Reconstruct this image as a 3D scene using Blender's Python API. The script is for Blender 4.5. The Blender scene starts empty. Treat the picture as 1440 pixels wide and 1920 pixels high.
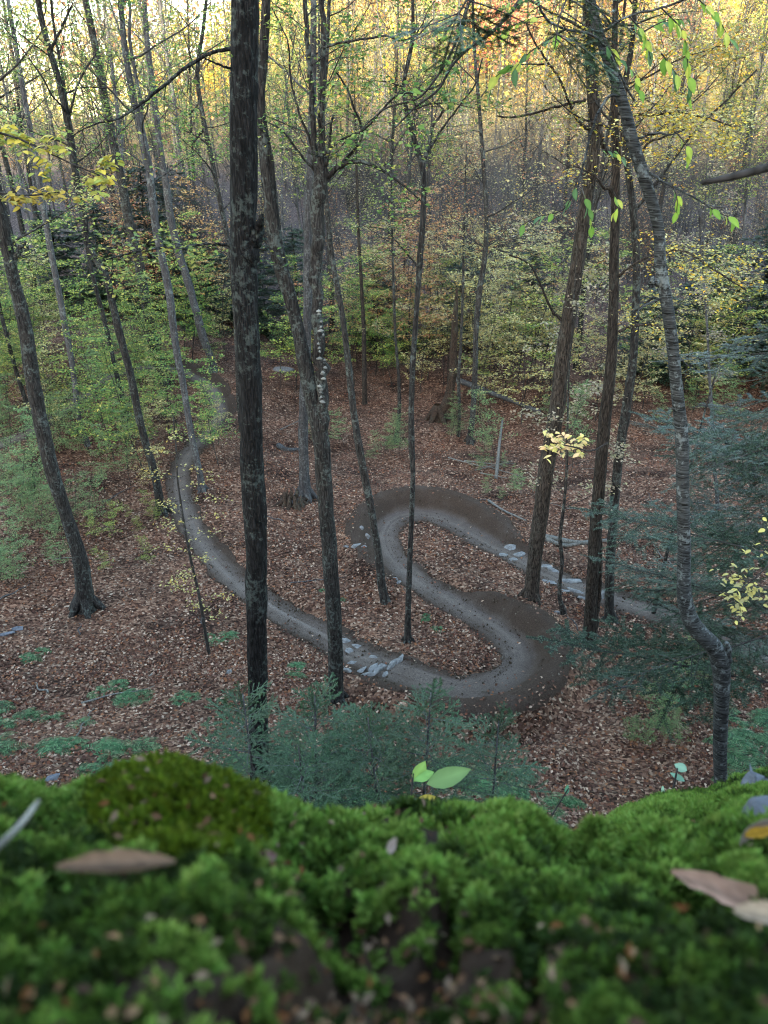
import bpy, bmesh, math, random
import numpy as np
from mathutils import Vector, Matrix

SC = bpy.context.scene
COL = SC.collection
R = math.radians
rs = np.random.RandomState(7)
random.seed(7)

# ------------------------------------------------------------------ camera, sky, sun, exposure
PITCH = R(28.0)
FPX = 1400.0                                   # focal length in photo pixels (1440 x 1920)
cam = bpy.data.cameras.new('camera')
cam.sensor_fit = 'VERTICAL'; cam.sensor_height = 36.0; cam.sensor_width = 27.0
cam.lens = 36.0 * FPX / 1920.0
cam.clip_start = 0.01; cam.clip_end = 3000
cam.dof.use_dof = True; cam.dof.focus_distance = 7.0; cam.dof.aperture_fstop = 12.0
cam_o = bpy.data.objects.new('camera', cam); COL.objects.link(cam_o)
cam_o.location = (0, 0, 0); cam_o.rotation_euler = (R(90) - PITCH, 0, 0)
SC.camera = cam_o

SUN_EL = R(13.0)
SUN_AZ = math.atan2(-0.36, -0.9)               # from +Y towards +X: the sun stands behind the viewer, a little left
w = bpy.data.worlds.new('World'); SC.world = w; w.use_nodes = True
nt = w.node_tree; bg = nt.nodes['Background']
sky = nt.nodes.new('ShaderNodeTexSky'); sky.sky_type = 'NISHITA'; sky.sun_disc = False
sky.sun_elevation = SUN_EL; sky.sun_rotation = SUN_AZ
nt.links.new(sky.outputs[0], bg.inputs[0]); bg.inputs[1].default_value = 0.15
sun = bpy.data.lights.new('sun', 'SUN'); sun.energy = 2.3; sun.angle = R(0.5); sun.color = (1.0, 0.91, 0.72)
sun_o = bpy.data.objects.new('sun', sun); COL.objects.link(sun_o)
sdir = Vector((math.sin(SUN_AZ) * math.cos(SUN_EL), math.cos(SUN_AZ) * math.cos(SUN_EL), math.sin(SUN_EL)))
sun_o.rotation_euler = sdir.to_track_quat('Z', 'Y').to_euler()
SC.view_settings.view_transform = 'Standard'; SC.view_settings.look = 'None'
SC.view_settings.gamma = 1.0; SC.view_settings.use_curve_mapping = False
SC.view_settings.exposure = 4.0
SC.view_settings.use_white_balance = True; SC.view_settings.white_balance_temperature = 7000; SC.view_settings.white_balance_tint = 6
SC.cycles.max_bounces = 5; SC.cycles.diffuse_bounces = 3; SC.cycles.glossy_bounces = 2
SC.cycles.transmission_bounces = 3; SC.cycles.transparent_max_bounces = 4
SC.cycles.use_denoising = True
SC.cycles.sample_clamp_indirect = 4.0; SC.cycles.filter_width = 1.1

# ------------------------------------------------------------------ pixel rays (to read places off the photograph)
cp, sp = math.cos(PITCH), math.sin(PITCH)
def ray(px, py):
    cx = (px - 720.0) / FPX; cy = -(py - 960.0) / FPX
    return np.array([cx, cp + cy * sp, -sp + cy * cp])
def at_y(px, py, Y):
    d = ray(px, py); return d * (Y / d[1])
def at_d(px, py, D):
    return ray(px, py) * D

# ------------------------------------------------------------------ numpy noise
_tab = np.random.RandomState(3).rand(256, 256)
def vnoise(x, y):
    xi = np.floor(x).astype(int); yi = np.floor(y).astype(int)
    fx = x - xi; fy = y - yi
    fx = fx * fx * (3 - 2 * fx); fy = fy * fy * (3 - 2 * fy)
    a = _tab[xi & 255, yi & 255]; b = _tab[(xi + 1) & 255, yi & 255]
    c = _tab[xi & 255, (yi + 1) & 255]; d = _tab[(xi + 1) & 255, (yi + 1) & 255]
    return (a * (1 - fx) + b * fx) * (1 - fy) + (c * (1 - fx) + d * fx) * fy - 0.5
def fbm(x, y, o=4):
    s = 0; a = 1.0; f = 1.0
    for i in range(o):
        s = s + a * vnoise(x * f + 17.3 * i, y * f + 9.1 * i); a *= 0.5; f *= 2.03
    return s
def sstep(a, b, x):
    t = np.clip((x - a) / (b - a), 0, 1); return t * t * (3 - 2 * t)

# ------------------------------------------------------------------ mesh builder
class MB:
    def __init__(s): s.v = []; s.q = []; s.t = []; s.c = []; s.n = 0
    def add(s, v, q=None, t=None, c=(1, 1, 1)):
        v = np.asarray(v, float).reshape(-1, 3); k = len(v)
        s.v.append(v)
        if q is not None and len(q): s.q.append(np.asarray(q, int).reshape(-1, 4) + s.n)
        if t is not None and len(t): s.t.append(np.asarray(t, int).reshape(-1, 3) + s.n)
        c = np.asarray(c, float)
        s.c.append(np.broadcast_to(c, (k, 3)) if c.ndim == 1 else c.reshape(-1, 3))
        s.n += k
    def mesh(s, name, mat, smooth=False, origin=(0, 0, 0)):
        me = bpy.data.meshes.new(name)
        if s.n == 0: return me
        v = np.concatenate(s.v) - np.asarray(origin, float)
        q = np.concatenate(s.q) if s.q else np.zeros((0, 4), int)
        t = np.concatenate(s.t) if s.t else np.zeros((0, 3), int)
        c = np.concatenate(s.c)
        loops = np.concatenate([q.ravel(), t.ravel()]).astype(np.int32)
        starts = np.concatenate([np.arange(len(q)) * 4, len(q) * 4 + np.arange(len(t)) * 3]).astype(np.int32)
        me.vertices.add(len(v)); me.vertices.foreach_set('co', v.astype(np.float32).ravel())
        me.loops.add(len(loops)); me.loops.foreach_set('vertex_index', loops)
        me.polygons.add(len(starts)); me.polygons.foreach_set('loop_start', starts)
        if smooth: me.polygons.foreach_set('use_smooth', np.ones(len(starts), bool))
        me.update(calc_edges=True)
        a = me.color_attributes.new('Col', 'FLOAT_COLOR', 'POINT')
        a.data.foreach_set('color', np.concatenate([c, np.ones((len(c), 1))], 1).astype(np.float32).ravel())
        if mat is not None:
            for m in (mat if isinstance(mat, list) else [mat]): me.materials.append(m)
        return me

def tube(mb, pts, rad, k=6, c=(1, 1, 1), rough=0.0, cap=True, rng=None):
    P = np.asarray(pts, float); n = len(P); rad = np.broadcast_to(np.asarray(rad, float), (n,))
    T = np.gradient(P, axis=0); T /= np.linalg.norm(T, axis=1)[:, None] + 1e-9
    ref = np.array([0., 1, 0]) if abs(T[:, 1]).mean() < 0.75 else np.array([1., 0, 0])
    U = np.cross(T, ref); U /= np.linalg.norm(U, axis=1)[:, None] + 1e-9
    V = np.cross(T, U)
    a = np.arange(k) * 2 * math.pi / k
    rr = np.repeat(rad[:, None], k, 1)
    if rough:
        g = rng or rs
        rr = rr * (1 + rough * (g.rand(n, k) - 0.5) + rough * 0.8 * (g.rand(1, k) - 0.5))
    ring = P[:, None] + rr[..., None] * (np.cos(a)[None, :, None] * U[:, None] + np.sin(a)[None, :, None] * V[:, None])
    i = np.arange(n - 1)[:, None] * k; j = np.arange(k)[None]; j2 = (j + 1) % k
    q = np.stack([i + j, i + j2, i + k + j2, i + k + j], -1).reshape(-1, 4)
    v = ring.reshape(-1, 3)
    if cap:
        v = np.concatenate([v, P[-1:]]);
        t = np.stack([np.full(k, n * k), (n - 1) * k + np.arange(k), (n - 1) * k + (np.arange(k) + 1) % k], 1)
        mb.add(v, q, t, c)
    else: mb.add(v, q, None, c)

def smooth_path(P, n):
    P = np.asarray(P, float); d = np.r_[0, np.cumsum(np.linalg.norm(np.diff(P[:, :3], axis=0), axis=1))]
    t = np.linspace(0, d[-1], n)
    m = np.gradient(P, d, axis=0)
    k = np.clip(np.searchsorted(d, t, side='right') - 1, 0, len(d) - 2)
    h = (d[k + 1] - d[k])[:, None]; s = ((t - d[k]) / (d[k + 1] - d[k]))[:, None]
    return ((2 * s**3 - 3 * s**2 + 1) * P[k] + (s**3 - 2 * s**2 + s) * h * m[k] + (-2 * s**3 + 3 * s**2) * P[k + 1] + (s**3 - s**2) * h * m[k + 1])

def rand_unit(n, g): v = g.normal(size=(n, 3)); return v / np.linalg.norm(v, axis=1)[:, None]

def leaves(mb, P, size, cols, g, flat=0.6, droop=0.0, wide=0.32, D=None, fold=0.12):
    """small folded leaves (two triangles each): P centres, flat = how level they lie"""
    P = np.asarray(P, float); n = len(P)
    if n == 0: return
    if D is None:
        a = g.rand(n) * 2 * math.pi
        D = np.stack([np.cos(a), np.sin(a), g.normal(size=n) * 0.35 - droop], 1)
    D = D / np.linalg.norm(D, axis=1)[:, None]
    N = np.array([0, 0, 1.0]) * flat + rand_unit(n, g) * (1 - flat)
    S = np.cross(D, N); S /= np.linalg.norm(S, axis=1)[:, None] + 1e-9
    N = np.cross(S, D)
    L = (size * (0.7 + 0.6 * g.rand(n)))[:, None]
    b = P - D * L * .5; tip = P + D * L * .5
    l = P - S * L * wide + N * L * fold; r = P + S * L * wide + N * L * fold
    v = np.stack([b, l, tip, r], 1).reshape(-1, 3)
    i = np.arange(n) * 4
    t = np.concatenate([np.stack([i, i + 2, i + 1], 1), np.stack([i, i + 3, i + 2], 1)])
    ci = np.asarray(cols)[g.randint(len(cols), size=n)] * (0.75 + 0.5 * g.rand(n, 1))
    mb.add(v, None, t, np.repeat(ci, 4, 0))

def big_leaf(mb, P, D, N, L, col, wide=0.24, fold=0.06, curl=0.15):
    """one near leaf with a pointed oval outline, midrib fold and a curl along its length"""
    D = np.asarray(D, float); D /= np.linalg.norm(D); S = np.cross(D, N); S /= np.linalg.norm(S); N = np.cross(S, D)
    t = np.array([0, .12, .3, .5, .7, .87, 1.0]); wv = np.array([.02, .55, .95, 1, .75, .38, 0]) * wide * L
    C = np.asarray(P)[None] + D * (t * L)[:, None] - N * (curl * L * t**2)[:, None]
    Lf = C - S * wv[:, None] + N * (fold * wv / wide)[:, None]; Rt = C + S * wv[:, None] + N * (fold * wv / wide)[:, None]
    v = np.concatenate([C, Lf, Rt]); n = len(t); q = []
    for i in range(n - 1): q += [[i, i + 1, n + i + 1, n + i], [i, 2 * n + i, 2 * n + i + 1, i + 1]]
    cc = np.repeat(np.asarray(col)[None], 3 * n, 0) * (0.92 + 0.16 * rs.rand(3 * n, 1)); cc[:n] *= 1.25
    mb.add(v, q, None, cc)

# ------------------------------------------------------------------ objects
def thing(name, label, cat, loc=(0, 0, 0), rz=0, group=None):
    o = bpy.data.objects.new(name, None); COL.objects.link(o); o.location = loc; o.rotation_euler = (0, 0, rz)
    o.empty_display_size = 0.2; o['label'] = label; o['category'] = cat
    if group: o['group'] = group
    return o
def part(name, mb, mat, parent, smooth=True):
    o = bpy.data.objects.new(name, mb.mesh(name, mat, smooth, parent.location)); COL.objects.link(o); o.parent = parent
    return o
def lpart(name, me, parent, loc=(0, 0, 0), rot=(0, 0, 0), sc=1):
    o = bpy.data.objects.new(name, me); COL.objects.link(o); o.parent = parent
    o.location = loc; o.rotation_euler = rot; o.scale = (sc, sc, sc); return o
def single(name, mb, mat, label, cat, loc=(0, 0, 0), group=None, smooth=True):
    o = bpy.data.objects.new(name, mb.mesh(name, mat, smooth, loc)); COL.objects.link(o); o.location = loc
    o['label'] = label; o['category'] = cat
    if group: o['group'] = group
    return o
def setting(name, mb, mat, kind='structure', smooth=True):
    o = bpy.data.objects.new(name, mb.mesh(name, mat, smooth)); COL.objects.link(o); o['kind'] = kind; return o
def dup(root, loc, rz, sc=1.0, label=None, group=None):
    r = root.copy(); COL.objects.link(r); r.location = loc; r.rotation_euler = (0, 0, rz)
    r.scale = (sc, sc, sc) if np.isscalar(sc) else sc
    if label: r['label'] = label
    if group: r['group'] = group
    for ch in list(root.children):
        c = ch.copy(); COL.objects.link(c); c.parent = r
    return r

# ------------------------------------------------------------------ materials
def mat(name):
    m = bpy.data.materials.new(name); m.use_nodes = True; n = m.node_tree
    for x in list(n.nodes): n.nodes.remove(x)
    out = n.nodes.new('ShaderNodeOutputMaterial')
    return m, n, out
def N(n, t, **kw):
    x = n.nodes.new(t)
    for k, v in kw.items():
        if k.startswith('i_'):
            key = k[2:]; x.inputs[int(key) if key.isdigit() else key.replace('_', ' ')].default_value = v
        else: setattr(x, k, v)
    return x
def ramp(n, stops):
    r = n.nodes.new('ShaderNodeValToRGB'); e = r.color_ramp.elements
    while len(e) < len(stops): e.new(0.5)
    for x, (p, c) in zip(e, stops):
        x.position = p; x.color = (*c, 1) if len(c) == 3 else c
    return r

def leaf_mat(name, trans=0.35, rough=0.55, tint=(1, 1, 1), spec=0.12):
    m, n, out = mat(name); L = n.links.new
    a = N(n, 'ShaderNodeVertexColor', layer_name='Col'); oi = N(n, 'ShaderNodeObjectInfo')
    mx = N(n, 'ShaderNodeMix', data_type='RGBA', blend_type='MULTIPLY'); mx.inputs[0].default_value = 1; mx.inputs[7].default_value = (*tint, 1)
    L(a.outputs[0], mx.inputs[6])
    mr = N(n, 'ShaderNodeMapRange', i_3=0.8, i_4=1.2); L(oi.outputs['Random'], mr.inputs[0])
    hs = N(n, 'ShaderNodeHueSaturation'); L(mx.outputs[2], hs.inputs['Color']); L(mr.outputs[0], hs.inputs['Value'])
    mr2 = N(n, 'ShaderNodeMapRange', i_3=0.485, i_4=0.515); L(oi.outputs['Random'], mr2.inputs[0]); L(mr2.outputs[0], hs.inputs['Hue'])
    p = N(n, 'ShaderNodeBsdfPrincipled', i_Roughness=rough); p.inputs['Specular IOR Level'].default_value = spec
    L(hs.outputs[0], p.inputs['Base Color'])
    if trans:
        t = N(n, 'ShaderNodeBsdfTranslucent'); L(hs.outputs[0], t.inputs[0])
        ms = N(n, 'ShaderNodeMixShader', i_0=trans); L(p.outputs[0], ms.inputs[1]); L(t.outputs[0], ms.inputs[2]); L(ms.outputs[0], out.inputs[0])
    else: L(p.outputs[0], out.inputs[0])
    return m

def bark_mat(name, dark, light, lichen, lich_amt=0.5, scale=1.0, ridges=1.0, bands=0.0, bump=0.6):
    m, n, out = mat(name); L = n.links.new
    tc = N(n, 'ShaderNodeTexCoord'); oi = N(n, 'ShaderNodeObjectInfo')
    mp = N(n, 'ShaderNodeMapping'); mp.inputs['Scale'].default_value = (24 * scale, 24 * scale, (3.5 if bands < .5 else 90) * scale)
    if bands >= .5: mp.inputs['Scale'].default_value = (5, 5, 70)
    L(tc.outputs['Object'], mp.inputs[0])
    n1 = N(n, 'ShaderNodeTexNoise', i_Scale=1.0, i_Detail=6.0, i_Roughness=0.65); L(mp.outputs[0], n1.inputs['Vector'])
    vo = N(n, 'ShaderNodeTexVoronoi', feature='DISTANCE_TO_EDGE', i_Scale=1.0); 
    mpv = N(n, 'ShaderNodeVectorMath', operation='ADD'); nz = N(n, 'ShaderNodeTexNoise', i_Scale=9.0, i_Detail=3.0); L(tc.outputs['Object'], nz.inputs['Vector'])
    L(mp.outputs[0], mpv.inputs[0]); L(nz.outputs['Color'], mpv.inputs[1]); L(mpv.outputs[0], vo.inputs['Vector'])
    mul = N(n, 'ShaderNodeMath', operation='MULTIPLY_ADD', i_1=1.1 * ridges, i_2=-0.05); L(vo.outputs['Distance'], mul.inputs[0])
    ad = N(n, 'ShaderNodeMath', operation='ADD'); L(mul.outputs[0], ad.inputs[0]); L(n1.outputs[0], ad.inputs[1])
    r = ramp(n, [(0.38, dark), (0.95, light)]); L(ad.outputs[0], r.inputs[0])
    l1 = N(n, 'ShaderNodeTexNoise', i_Scale=2.2, i_Detail=8.0, i_Roughness=0.75); L(tc.outputs['Object'], l1.inputs['Vector'])
    l2 = N(n, 'ShaderNodeTexNoise', i_Scale=15.0, i_Detail=5.0, i_Roughness=0.7); L(tc.outputs['Object'], l2.inputs['Vector'])
    la = N(n, 'ShaderNodeMath', operation='ADD'); L(l1.outputs[0], la.inputs[0]); L(l2.outputs[0], la.inputs[1])
    lr = ramp(n, [(0.5 + .56 - .1 * lich_amt - .02, (0, 0, 0)), (0.5 + .64 - .1 * lich_amt, (1, 1, 1))])
    lsc = N(n, 'ShaderNodeMath', operation='MULTIPLY', i_1=0.5); 
    lr = ramp(n, [(0.54 - .05 * lich_amt, (0, 0, 0)), (0.60 - .05 * lich_amt, (1, 1, 1))])
    L(la.outputs[0], lsc.inputs[0]); L(lsc.outputs[0], lr.inputs[0])
    lm = N(n, 'ShaderNodeMath', operation='MULTIPLY', i_1=min(1, .45 + .5 * lich_amt)); L(lr.outputs[0], lm.inputs[0])
    mx = N(n, 'ShaderNodeMix', data_type='RGBA'); L(lm.outputs[0], mx.inputs[0]); L(r.outputs[0], mx.inputs[6]); mx.inputs[7].default_value = (*lichen, 1)
    hs = N(n, 'ShaderNodeHueSaturation'); mr = N(n, 'ShaderNodeMapRange', i_3=0.75, i_4=1.25); L(oi.outputs['Random'], mr.inputs[0]); L(mr.outputs[0], hs.inputs['Value'])
    L(mx.outputs[2], hs.inputs['Color'])
    p = N(n, 'ShaderNodeBsdfPrincipled', i_Roughness=0.9); p.inputs['Specular IOR Level'].default_value = 0.07
    L(hs.outputs[0], p.inputs['Base Color'])
    b = N(n, 'ShaderNodeBump', i_Strength=bump, i_Distance=0.02); L(ad.outputs[0], b.inputs['Height']); L(b.outputs[0], p.inputs['Normal'])
    L(p.outputs[0], out.inputs[0]); return m

def ground_mat():
    m, n, out = mat('leaf_litter_ground'); L = n.links.new
    tc = N(n, 'ShaderNodeTexCoord')
    v = N(n, 'ShaderNodeTexVoronoi', i_Scale=17.0); v.inputs['Randomness'].default_value = 1; L(tc.outputs['Object'], v.inputs['Vector'])
    r = ramp(n, [(0.0, (.018, .009, .006)), (0.35, (.065, .031, .020)), (0.7, (.12, .060, .037)), (0.93, (.19, .11, .072)), (1.0, (.30, .21, .15))]); 
    sx = N(n, 'ShaderNodeSeparateColor'); L(v.outputs['Color'], sx.inputs[0]); L(sx.outputs[0], r.inputs[0])
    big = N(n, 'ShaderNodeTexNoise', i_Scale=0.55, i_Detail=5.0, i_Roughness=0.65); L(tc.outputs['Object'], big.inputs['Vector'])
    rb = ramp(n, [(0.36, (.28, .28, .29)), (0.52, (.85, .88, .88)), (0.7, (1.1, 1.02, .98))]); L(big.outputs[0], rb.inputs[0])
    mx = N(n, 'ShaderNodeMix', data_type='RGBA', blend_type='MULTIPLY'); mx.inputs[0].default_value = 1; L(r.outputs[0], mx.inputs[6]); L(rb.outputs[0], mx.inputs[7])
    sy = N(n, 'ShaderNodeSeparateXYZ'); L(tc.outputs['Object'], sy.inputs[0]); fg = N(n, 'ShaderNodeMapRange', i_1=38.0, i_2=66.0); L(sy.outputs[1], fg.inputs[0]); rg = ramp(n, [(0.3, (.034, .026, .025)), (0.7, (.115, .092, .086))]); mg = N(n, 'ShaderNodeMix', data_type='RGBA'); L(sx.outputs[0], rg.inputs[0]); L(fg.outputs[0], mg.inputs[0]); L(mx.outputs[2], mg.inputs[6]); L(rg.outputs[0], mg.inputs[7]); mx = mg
    fy = N(n, 'ShaderNodeMapRange', i_1=95.0, i_2=150.0); L(sy.outputs[1], fy.inputs[0])
    n3 = N(n, 'ShaderNodeTexNoise', i_Scale=.8, i_Detail=8.0, i_Roughness=0.75); L(tc.outputs['Object'], n3.inputs['Vector'])
    r3 = ramp(n, [(0.3, (.11, .075, .02)), (0.5, (.24, .175, .05)), (0.7, (.34, .27, .09))]); L(n3.outputs[0], r3.inputs[0])
    m3 = N(n, 'ShaderNodeMix', data_type='RGBA'); L(fy.outputs[0], m3.inputs[0]); L(mx.outputs[2], m3.inputs[6]); L(r3.outputs[0], m3.inputs[7]); mx = m3
    p = N(n, 'ShaderNodeBsdfPrincipled', i_Roughness=0.9); p.inputs['Specular IOR Level'].default_value = .05; L(mx.outputs[2], p.inputs['Base Color'])
    b = N(n, 'ShaderNodeBump', i_Strength=0.9, i_Distance=0.05); L(sx.outputs[1], b.inputs['Height']); L(b.outputs[0], p.inputs['Normal'])
    L(p.outputs[0], out.inputs[0]); return m

def dirt_mat():
    """Col.r = packed tread (pale), Col.g = berm soil; the colour belongs to the packed and the loose earth"""
    m, n, out = mat('packed_dirt'); L = n.links.new
    tc = N(n, 'ShaderNodeTexCoord'); a = N(n, 'ShaderNodeVertexColor', layer_name='Col'); sc = N(n, 'ShaderNodeSeparateColor'); L(a.outputs[0], sc.inputs[0])
    n1 = N(n, 'ShaderNodeTexNoise', i_Scale=1.6, i_Detail=7.0, i_Roughness=0.7); L(tc.outputs['Object'], n1.inputs['Vector'])
    n2 = N(n, 'ShaderNodeTexNoise', i_Scale=38.0, i_Detail=4.0, i_Roughness=0.75); L(tc.outputs['Object'], n2.inputs['Vector'])
    soil = ramp(n, [(0.3, (.022, .0145, .0105)), (0.7, (.060, .041, .030))]); L(n2.outputs[0], soil.inputs[0])
    pack = ramp(n, [(0.3, (.065, .051, .042)), (0.7, (.175, .143, .122))]); L(n2.outputs[0], pack.inputs[0])
    ad = N(n, 'ShaderNodeMath', operation='MULTIPLY_ADD', i_1=0.9, i_2=-0.45); L(n1.outputs[0], ad.inputs[0])
    f = N(n, 'ShaderNodeMath', operation='ADD', use_clamp=True); L(ad.outputs[0], f.inputs[0]); L(sc.outputs[0], f.inputs[1])
    mx = N(n, 'ShaderNodeMix', data_type='RGBA'); L(f.outputs[0], mx.inputs[0]); L(soil.outputs[0], mx.inputs[6]); L(pack.outputs[0], mx.inputs[7])
    p = N(n, 'ShaderNodeBsdfPrincipled', i_Roughness=0.95); p.inputs['Specular IOR Level'].default_value = .04; L(mx.outputs[2], p.inputs['Base Color'])
    b = N(n, 'ShaderNodeBump', i_Strength=0.9, i_Distance=0.05); L(n2.outputs[0], b.inputs['Height']); L(b.outputs[0], p.inputs['Normal'])
    L(p.outputs[0], out.inputs[0]); return m

def rock_mat(name, dark, light, moss=0.0):
    m, n, out = mat(name); L = n.links.new
    tc = N(n, 'ShaderNodeTexCoord')
    n1 = N(n, 'ShaderNodeTexNoise', i_Scale=9.0, i_Detail=8.0, i_Roughness=0.7); L(tc.outputs['Object'], n1.inputs['Vector'])
    r = ramp(n, [(0.3, dark), (0.7, light)]); L(n1.outputs[0], r.inputs[0])
    p = N(n, 'ShaderNodeBsdfPrincipled', i_Roughness=0.85); p.inputs['Specular IOR Level'].default_value = 0.08; L(r.outputs[0], p.inputs['Base Color'])
    b = N(n, 'ShaderNodeBump', i_Strength=0.6, i_Distance=0.02); L(n1.outputs[0], b.inputs['Height']); L(b.outputs[0], p.inputs['Normal'])
    L(p.outputs[0], out.inputs[0]); return m

M_leaf = leaf_mat('broad_leaf', 0.4)
M_needle = leaf_mat('conifer_needle', 0.15, 0.45)
M_fern = leaf_mat('fern_frond', 0.3)
M_litter = leaf_mat('dead_leaf', 0.1, 0.8, spec=.05)
M_moss = leaf_mat('moss_shoot', 0.3, 0.7, spec=.1)
M_twig = bark_mat('twig_bark', (.014, .012, .010), (.050, .043, .039), (.08, .083, .077), .2, 1.6, .7, bump=.3)
M_bark_dark = bark_mat('dark_furrowed_bark', (.003, .0027, .0025), (.020, .018, .017), (.055, .062, .054), .42, 1.5, 1.0, bump=1.0)
M_bark_mid = bark_mat('grey_brown_bark', (.007, .006, .0055), (.044, .038, .033), (.080, .091, .079), .45, 1.2, 1.0, bump=.9)
M_bark_ridged = bark_mat('ridged_brown_bark', (.006, .0045, .0035), (.050, .039, .031), (.06, .06, .05), .1, 1.15, 1.5, bump=1.0)
M_bark_grey = bark_mat('pale_grey_bark', (.024, .022, .022), (.085, .080, .078), (.12, .128, .12), .45, 1.0, .6, bump=.5)
M_bark_birch = bark_mat('banded_birch_bark', (.005, .0045, .004), (.085, .087, .083), (.16, .175, .165), .15, 1.0, .5, bands=1, bump=.5)
M_stone = rock_mat('trail_stone', (.045, .042, .040), (.19, .18, .17))
M_darkstone = rock_mat('dark_stone', (.03, .03, .034), (.12, .12, .13))
M_peat = rock_mat('peaty_soil', (.006, .0035, .002), (.030, .016, .009))
M_wood = bark_mat('bleached_wood', (.05, .045, .038), (.20, .18, .155), (.12, .125, .11), .3, 1.3, .8, bump=.6)
M_rotten = bark_mat('rotten_wood', (.010, .007, .005), (.065, .042, .030), (.05, .055, .04), .4, 1.4, 1.2, bump=1)

# ------------------------------------------------------------------ terrain
_py = np.array([-700, -260, -190, -130, -80, -45, -20, -8, -2, 0.2, 0.9, 2.0, 3.5, 6, 9, 12, 16, 20, 26, 32, 45, 60, 80, 105, 150, 210, 290, 380, 480, 700, 1200.])
_pz = np.array([60, 62, 60, 50, 30, 14, 4, .2, -.9, -1.0, -2.6, -5.2, -7.0, -8.5, -9.9, -11.0, -11.9, -12.3, -12.7, -12.9, -12.7, -11.4, -9, -5.0, 4, 17, 33, 48, 52, 50, 48.])
_ys = np.linspace(-700, 1200, 19001)
_zs = np.interp(_ys, _py, _pz)
_k = np.hanning(21); _k /= _k.sum(); _zs = np.convolve(np.pad(_zs, 10, 'edge'), _k, 'valid')
_k2 = np.hanning(401); _k2 /= _k2.sum(); _zs2 = np.convolve(np.pad(_zs, 200, 'edge'), _k2, 'valid')
_m = sstep(40, 70, np.abs(_ys - 10)); _zs = _zs * (1 - _m) + _zs2 * _m
def H0(x, y):
    x = np.asarray(x, float); y = np.asarray(y, float)
    z = np.interp(y, _ys, _zs)
    far = sstep(70, 300, y)
    z = z + far * np.clip(0.12 * (x + 30), 0, 12) * sstep(120, 400, y) + np.clip(.8 * (x + 18), -62, 0) * sstep(115, 235, y)
    z = z + sstep(18, 34, y) * (1 - sstep(60, 120, y)) * np.clip(-x - 6, 0, 40) * 0.075      # the ground rises to the left
    z = z + fbm(x * .09 + 5, y * .09, 3) * 1.3 * sstep(9, 30, np.abs(y - 2)) + fbm(x * .45, y * .45 + 3, 3) * .28 * sstep(5, 11, np.abs(y)) + fbm(x * .03, y * .03, 2) * 10 * sstep(110, 250, np.abs(y))
    return z
def ground_hit(px, py, tmax=700):
    d = ray(px, py); t = np.linspace(3.0, tmax, 60000) if tmax > 100 else np.linspace(3, tmax, 6000)
    s = (t * d[2]) < H0(t * d[0], t * d[1])
    if not s.any(): return d * 60
    i = np.argmax(s); return d * t[i]

# the trail: pixel of the tread's middle, half width of the tread (m), bank left / right of the way (m)
def curve_from_px(L, step=0.12):
    P = np.array([list(ground_hit(a[0], a[1], 90)[:2]) + list(a[2:]) for a in L], float)
    d = np.linalg.norm(np.diff(P[:, :2], axis=0), axis=1).sum()
    # centripetal smoothing
    return smooth_path(P[:, [0, 1, 2, 3, 4]], int(d / step))
TR1 = curve_from_px([
    (-260, 905, .5, 0, 0), (-60, 852, .5, 0, 0), (60, 806, .5, .1, .1), (150, 748, .4, .1, .1), (215, 703, .4, .12, .1), (275, 689, .42, .2, 0), (340, 697, .42, .25, 0), (395, 728, .42, .25, 0), (412, 768, .42, .25, 0), (392, 812, .42, .2, 0),
    (350, 862, .42, .1, .05), (335, 905, .42, 0, .05), (342, 950, .4, .08, .05), (368, 1005, .4, .12, 0), (412, 1062, .38, .14, 0), (465, 1108, .40, .12, .05), (530, 1150, .42, .1, .1), (610, 1197, .42, .08, .12), (680, 1232, .42, .05, .12),
    (740, 1256, .42, 0, .2), (795, 1275, .42, 0, .38), (858, 1291, .43, 0, .48), (921, 1285, .45, 0, .5), (962, 1260, .45, 0, .52), (975, 1226, .45, 0, .52), (952, 1195, .45, 0, .48), (907, 1167, .45, .02, .38),
    (858, 1136, .43, .05, .2), (806, 1105, .42, .08, .1), (768, 1078, .42, .2, .06), (737, 1046, .42, .32, 0), (722, 1013, .43, .42, 0), (731, 983, .45, .5, 0), (756, 968, .45, .55, 0), (793, 965, .45, .6, 0), (844, 980, .45, .55, 0),
    (893, 1006, .43, .45, 0), (945, 1034, .42, .2, .05), (985, 1055, .42, .06, .06), (1030, 1079, .42, .05, .05), (1080, 1100, .42, .05, .05), (1130, 1118, .45, .05, .05), (1200, 1140, .45, .05, .05), (1290, 1170, .45, .1, .1), (1390, 1208, .45, .1, .1), (1520, 1275, .45, .1, .1), (1640, 1330, .45, .1, .1)])
C = TR1; Cxy = C[:, :2]
# smooth the line a little and give it a smooth height
_kk = np.hanning(13); _kk /= _kk.sum()
def smooth1(a, k): return np.convolve(np.pad(a, len(k) // 2, 'edge'), k, 'valid')
Cxy = np.stack([smooth1(Cxy[:, 0], _kk), smooth1(Cxy[:, 1], _kk)], 1)
_k3 = np.hanning(31); _k3 /= _k3.sum()
Cz = smooth1(H0(Cxy[:, 0], Cxy[:, 1]), _k3)
Cw = smooth1(C[:, 2], _kk) * .86; Cl = smooth1(C[:, 3], _k3); Cr = smooth1(C[:, 4], _k3)
Tn = np.gradient(Cxy, axis=0); Tn /= np.linalg.norm(Tn, axis=1)[:, None]; Nl = np.stack([-Tn[:, 1], Tn[:, 0]], 1)
def bank_profile(d, wd, b):
    """height above the tread at distance d on one side with bank b"""
    return b * (sstep(wd * .8, wd + .5, d) - sstep(wd + .65, wd + 1.5, d))
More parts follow.
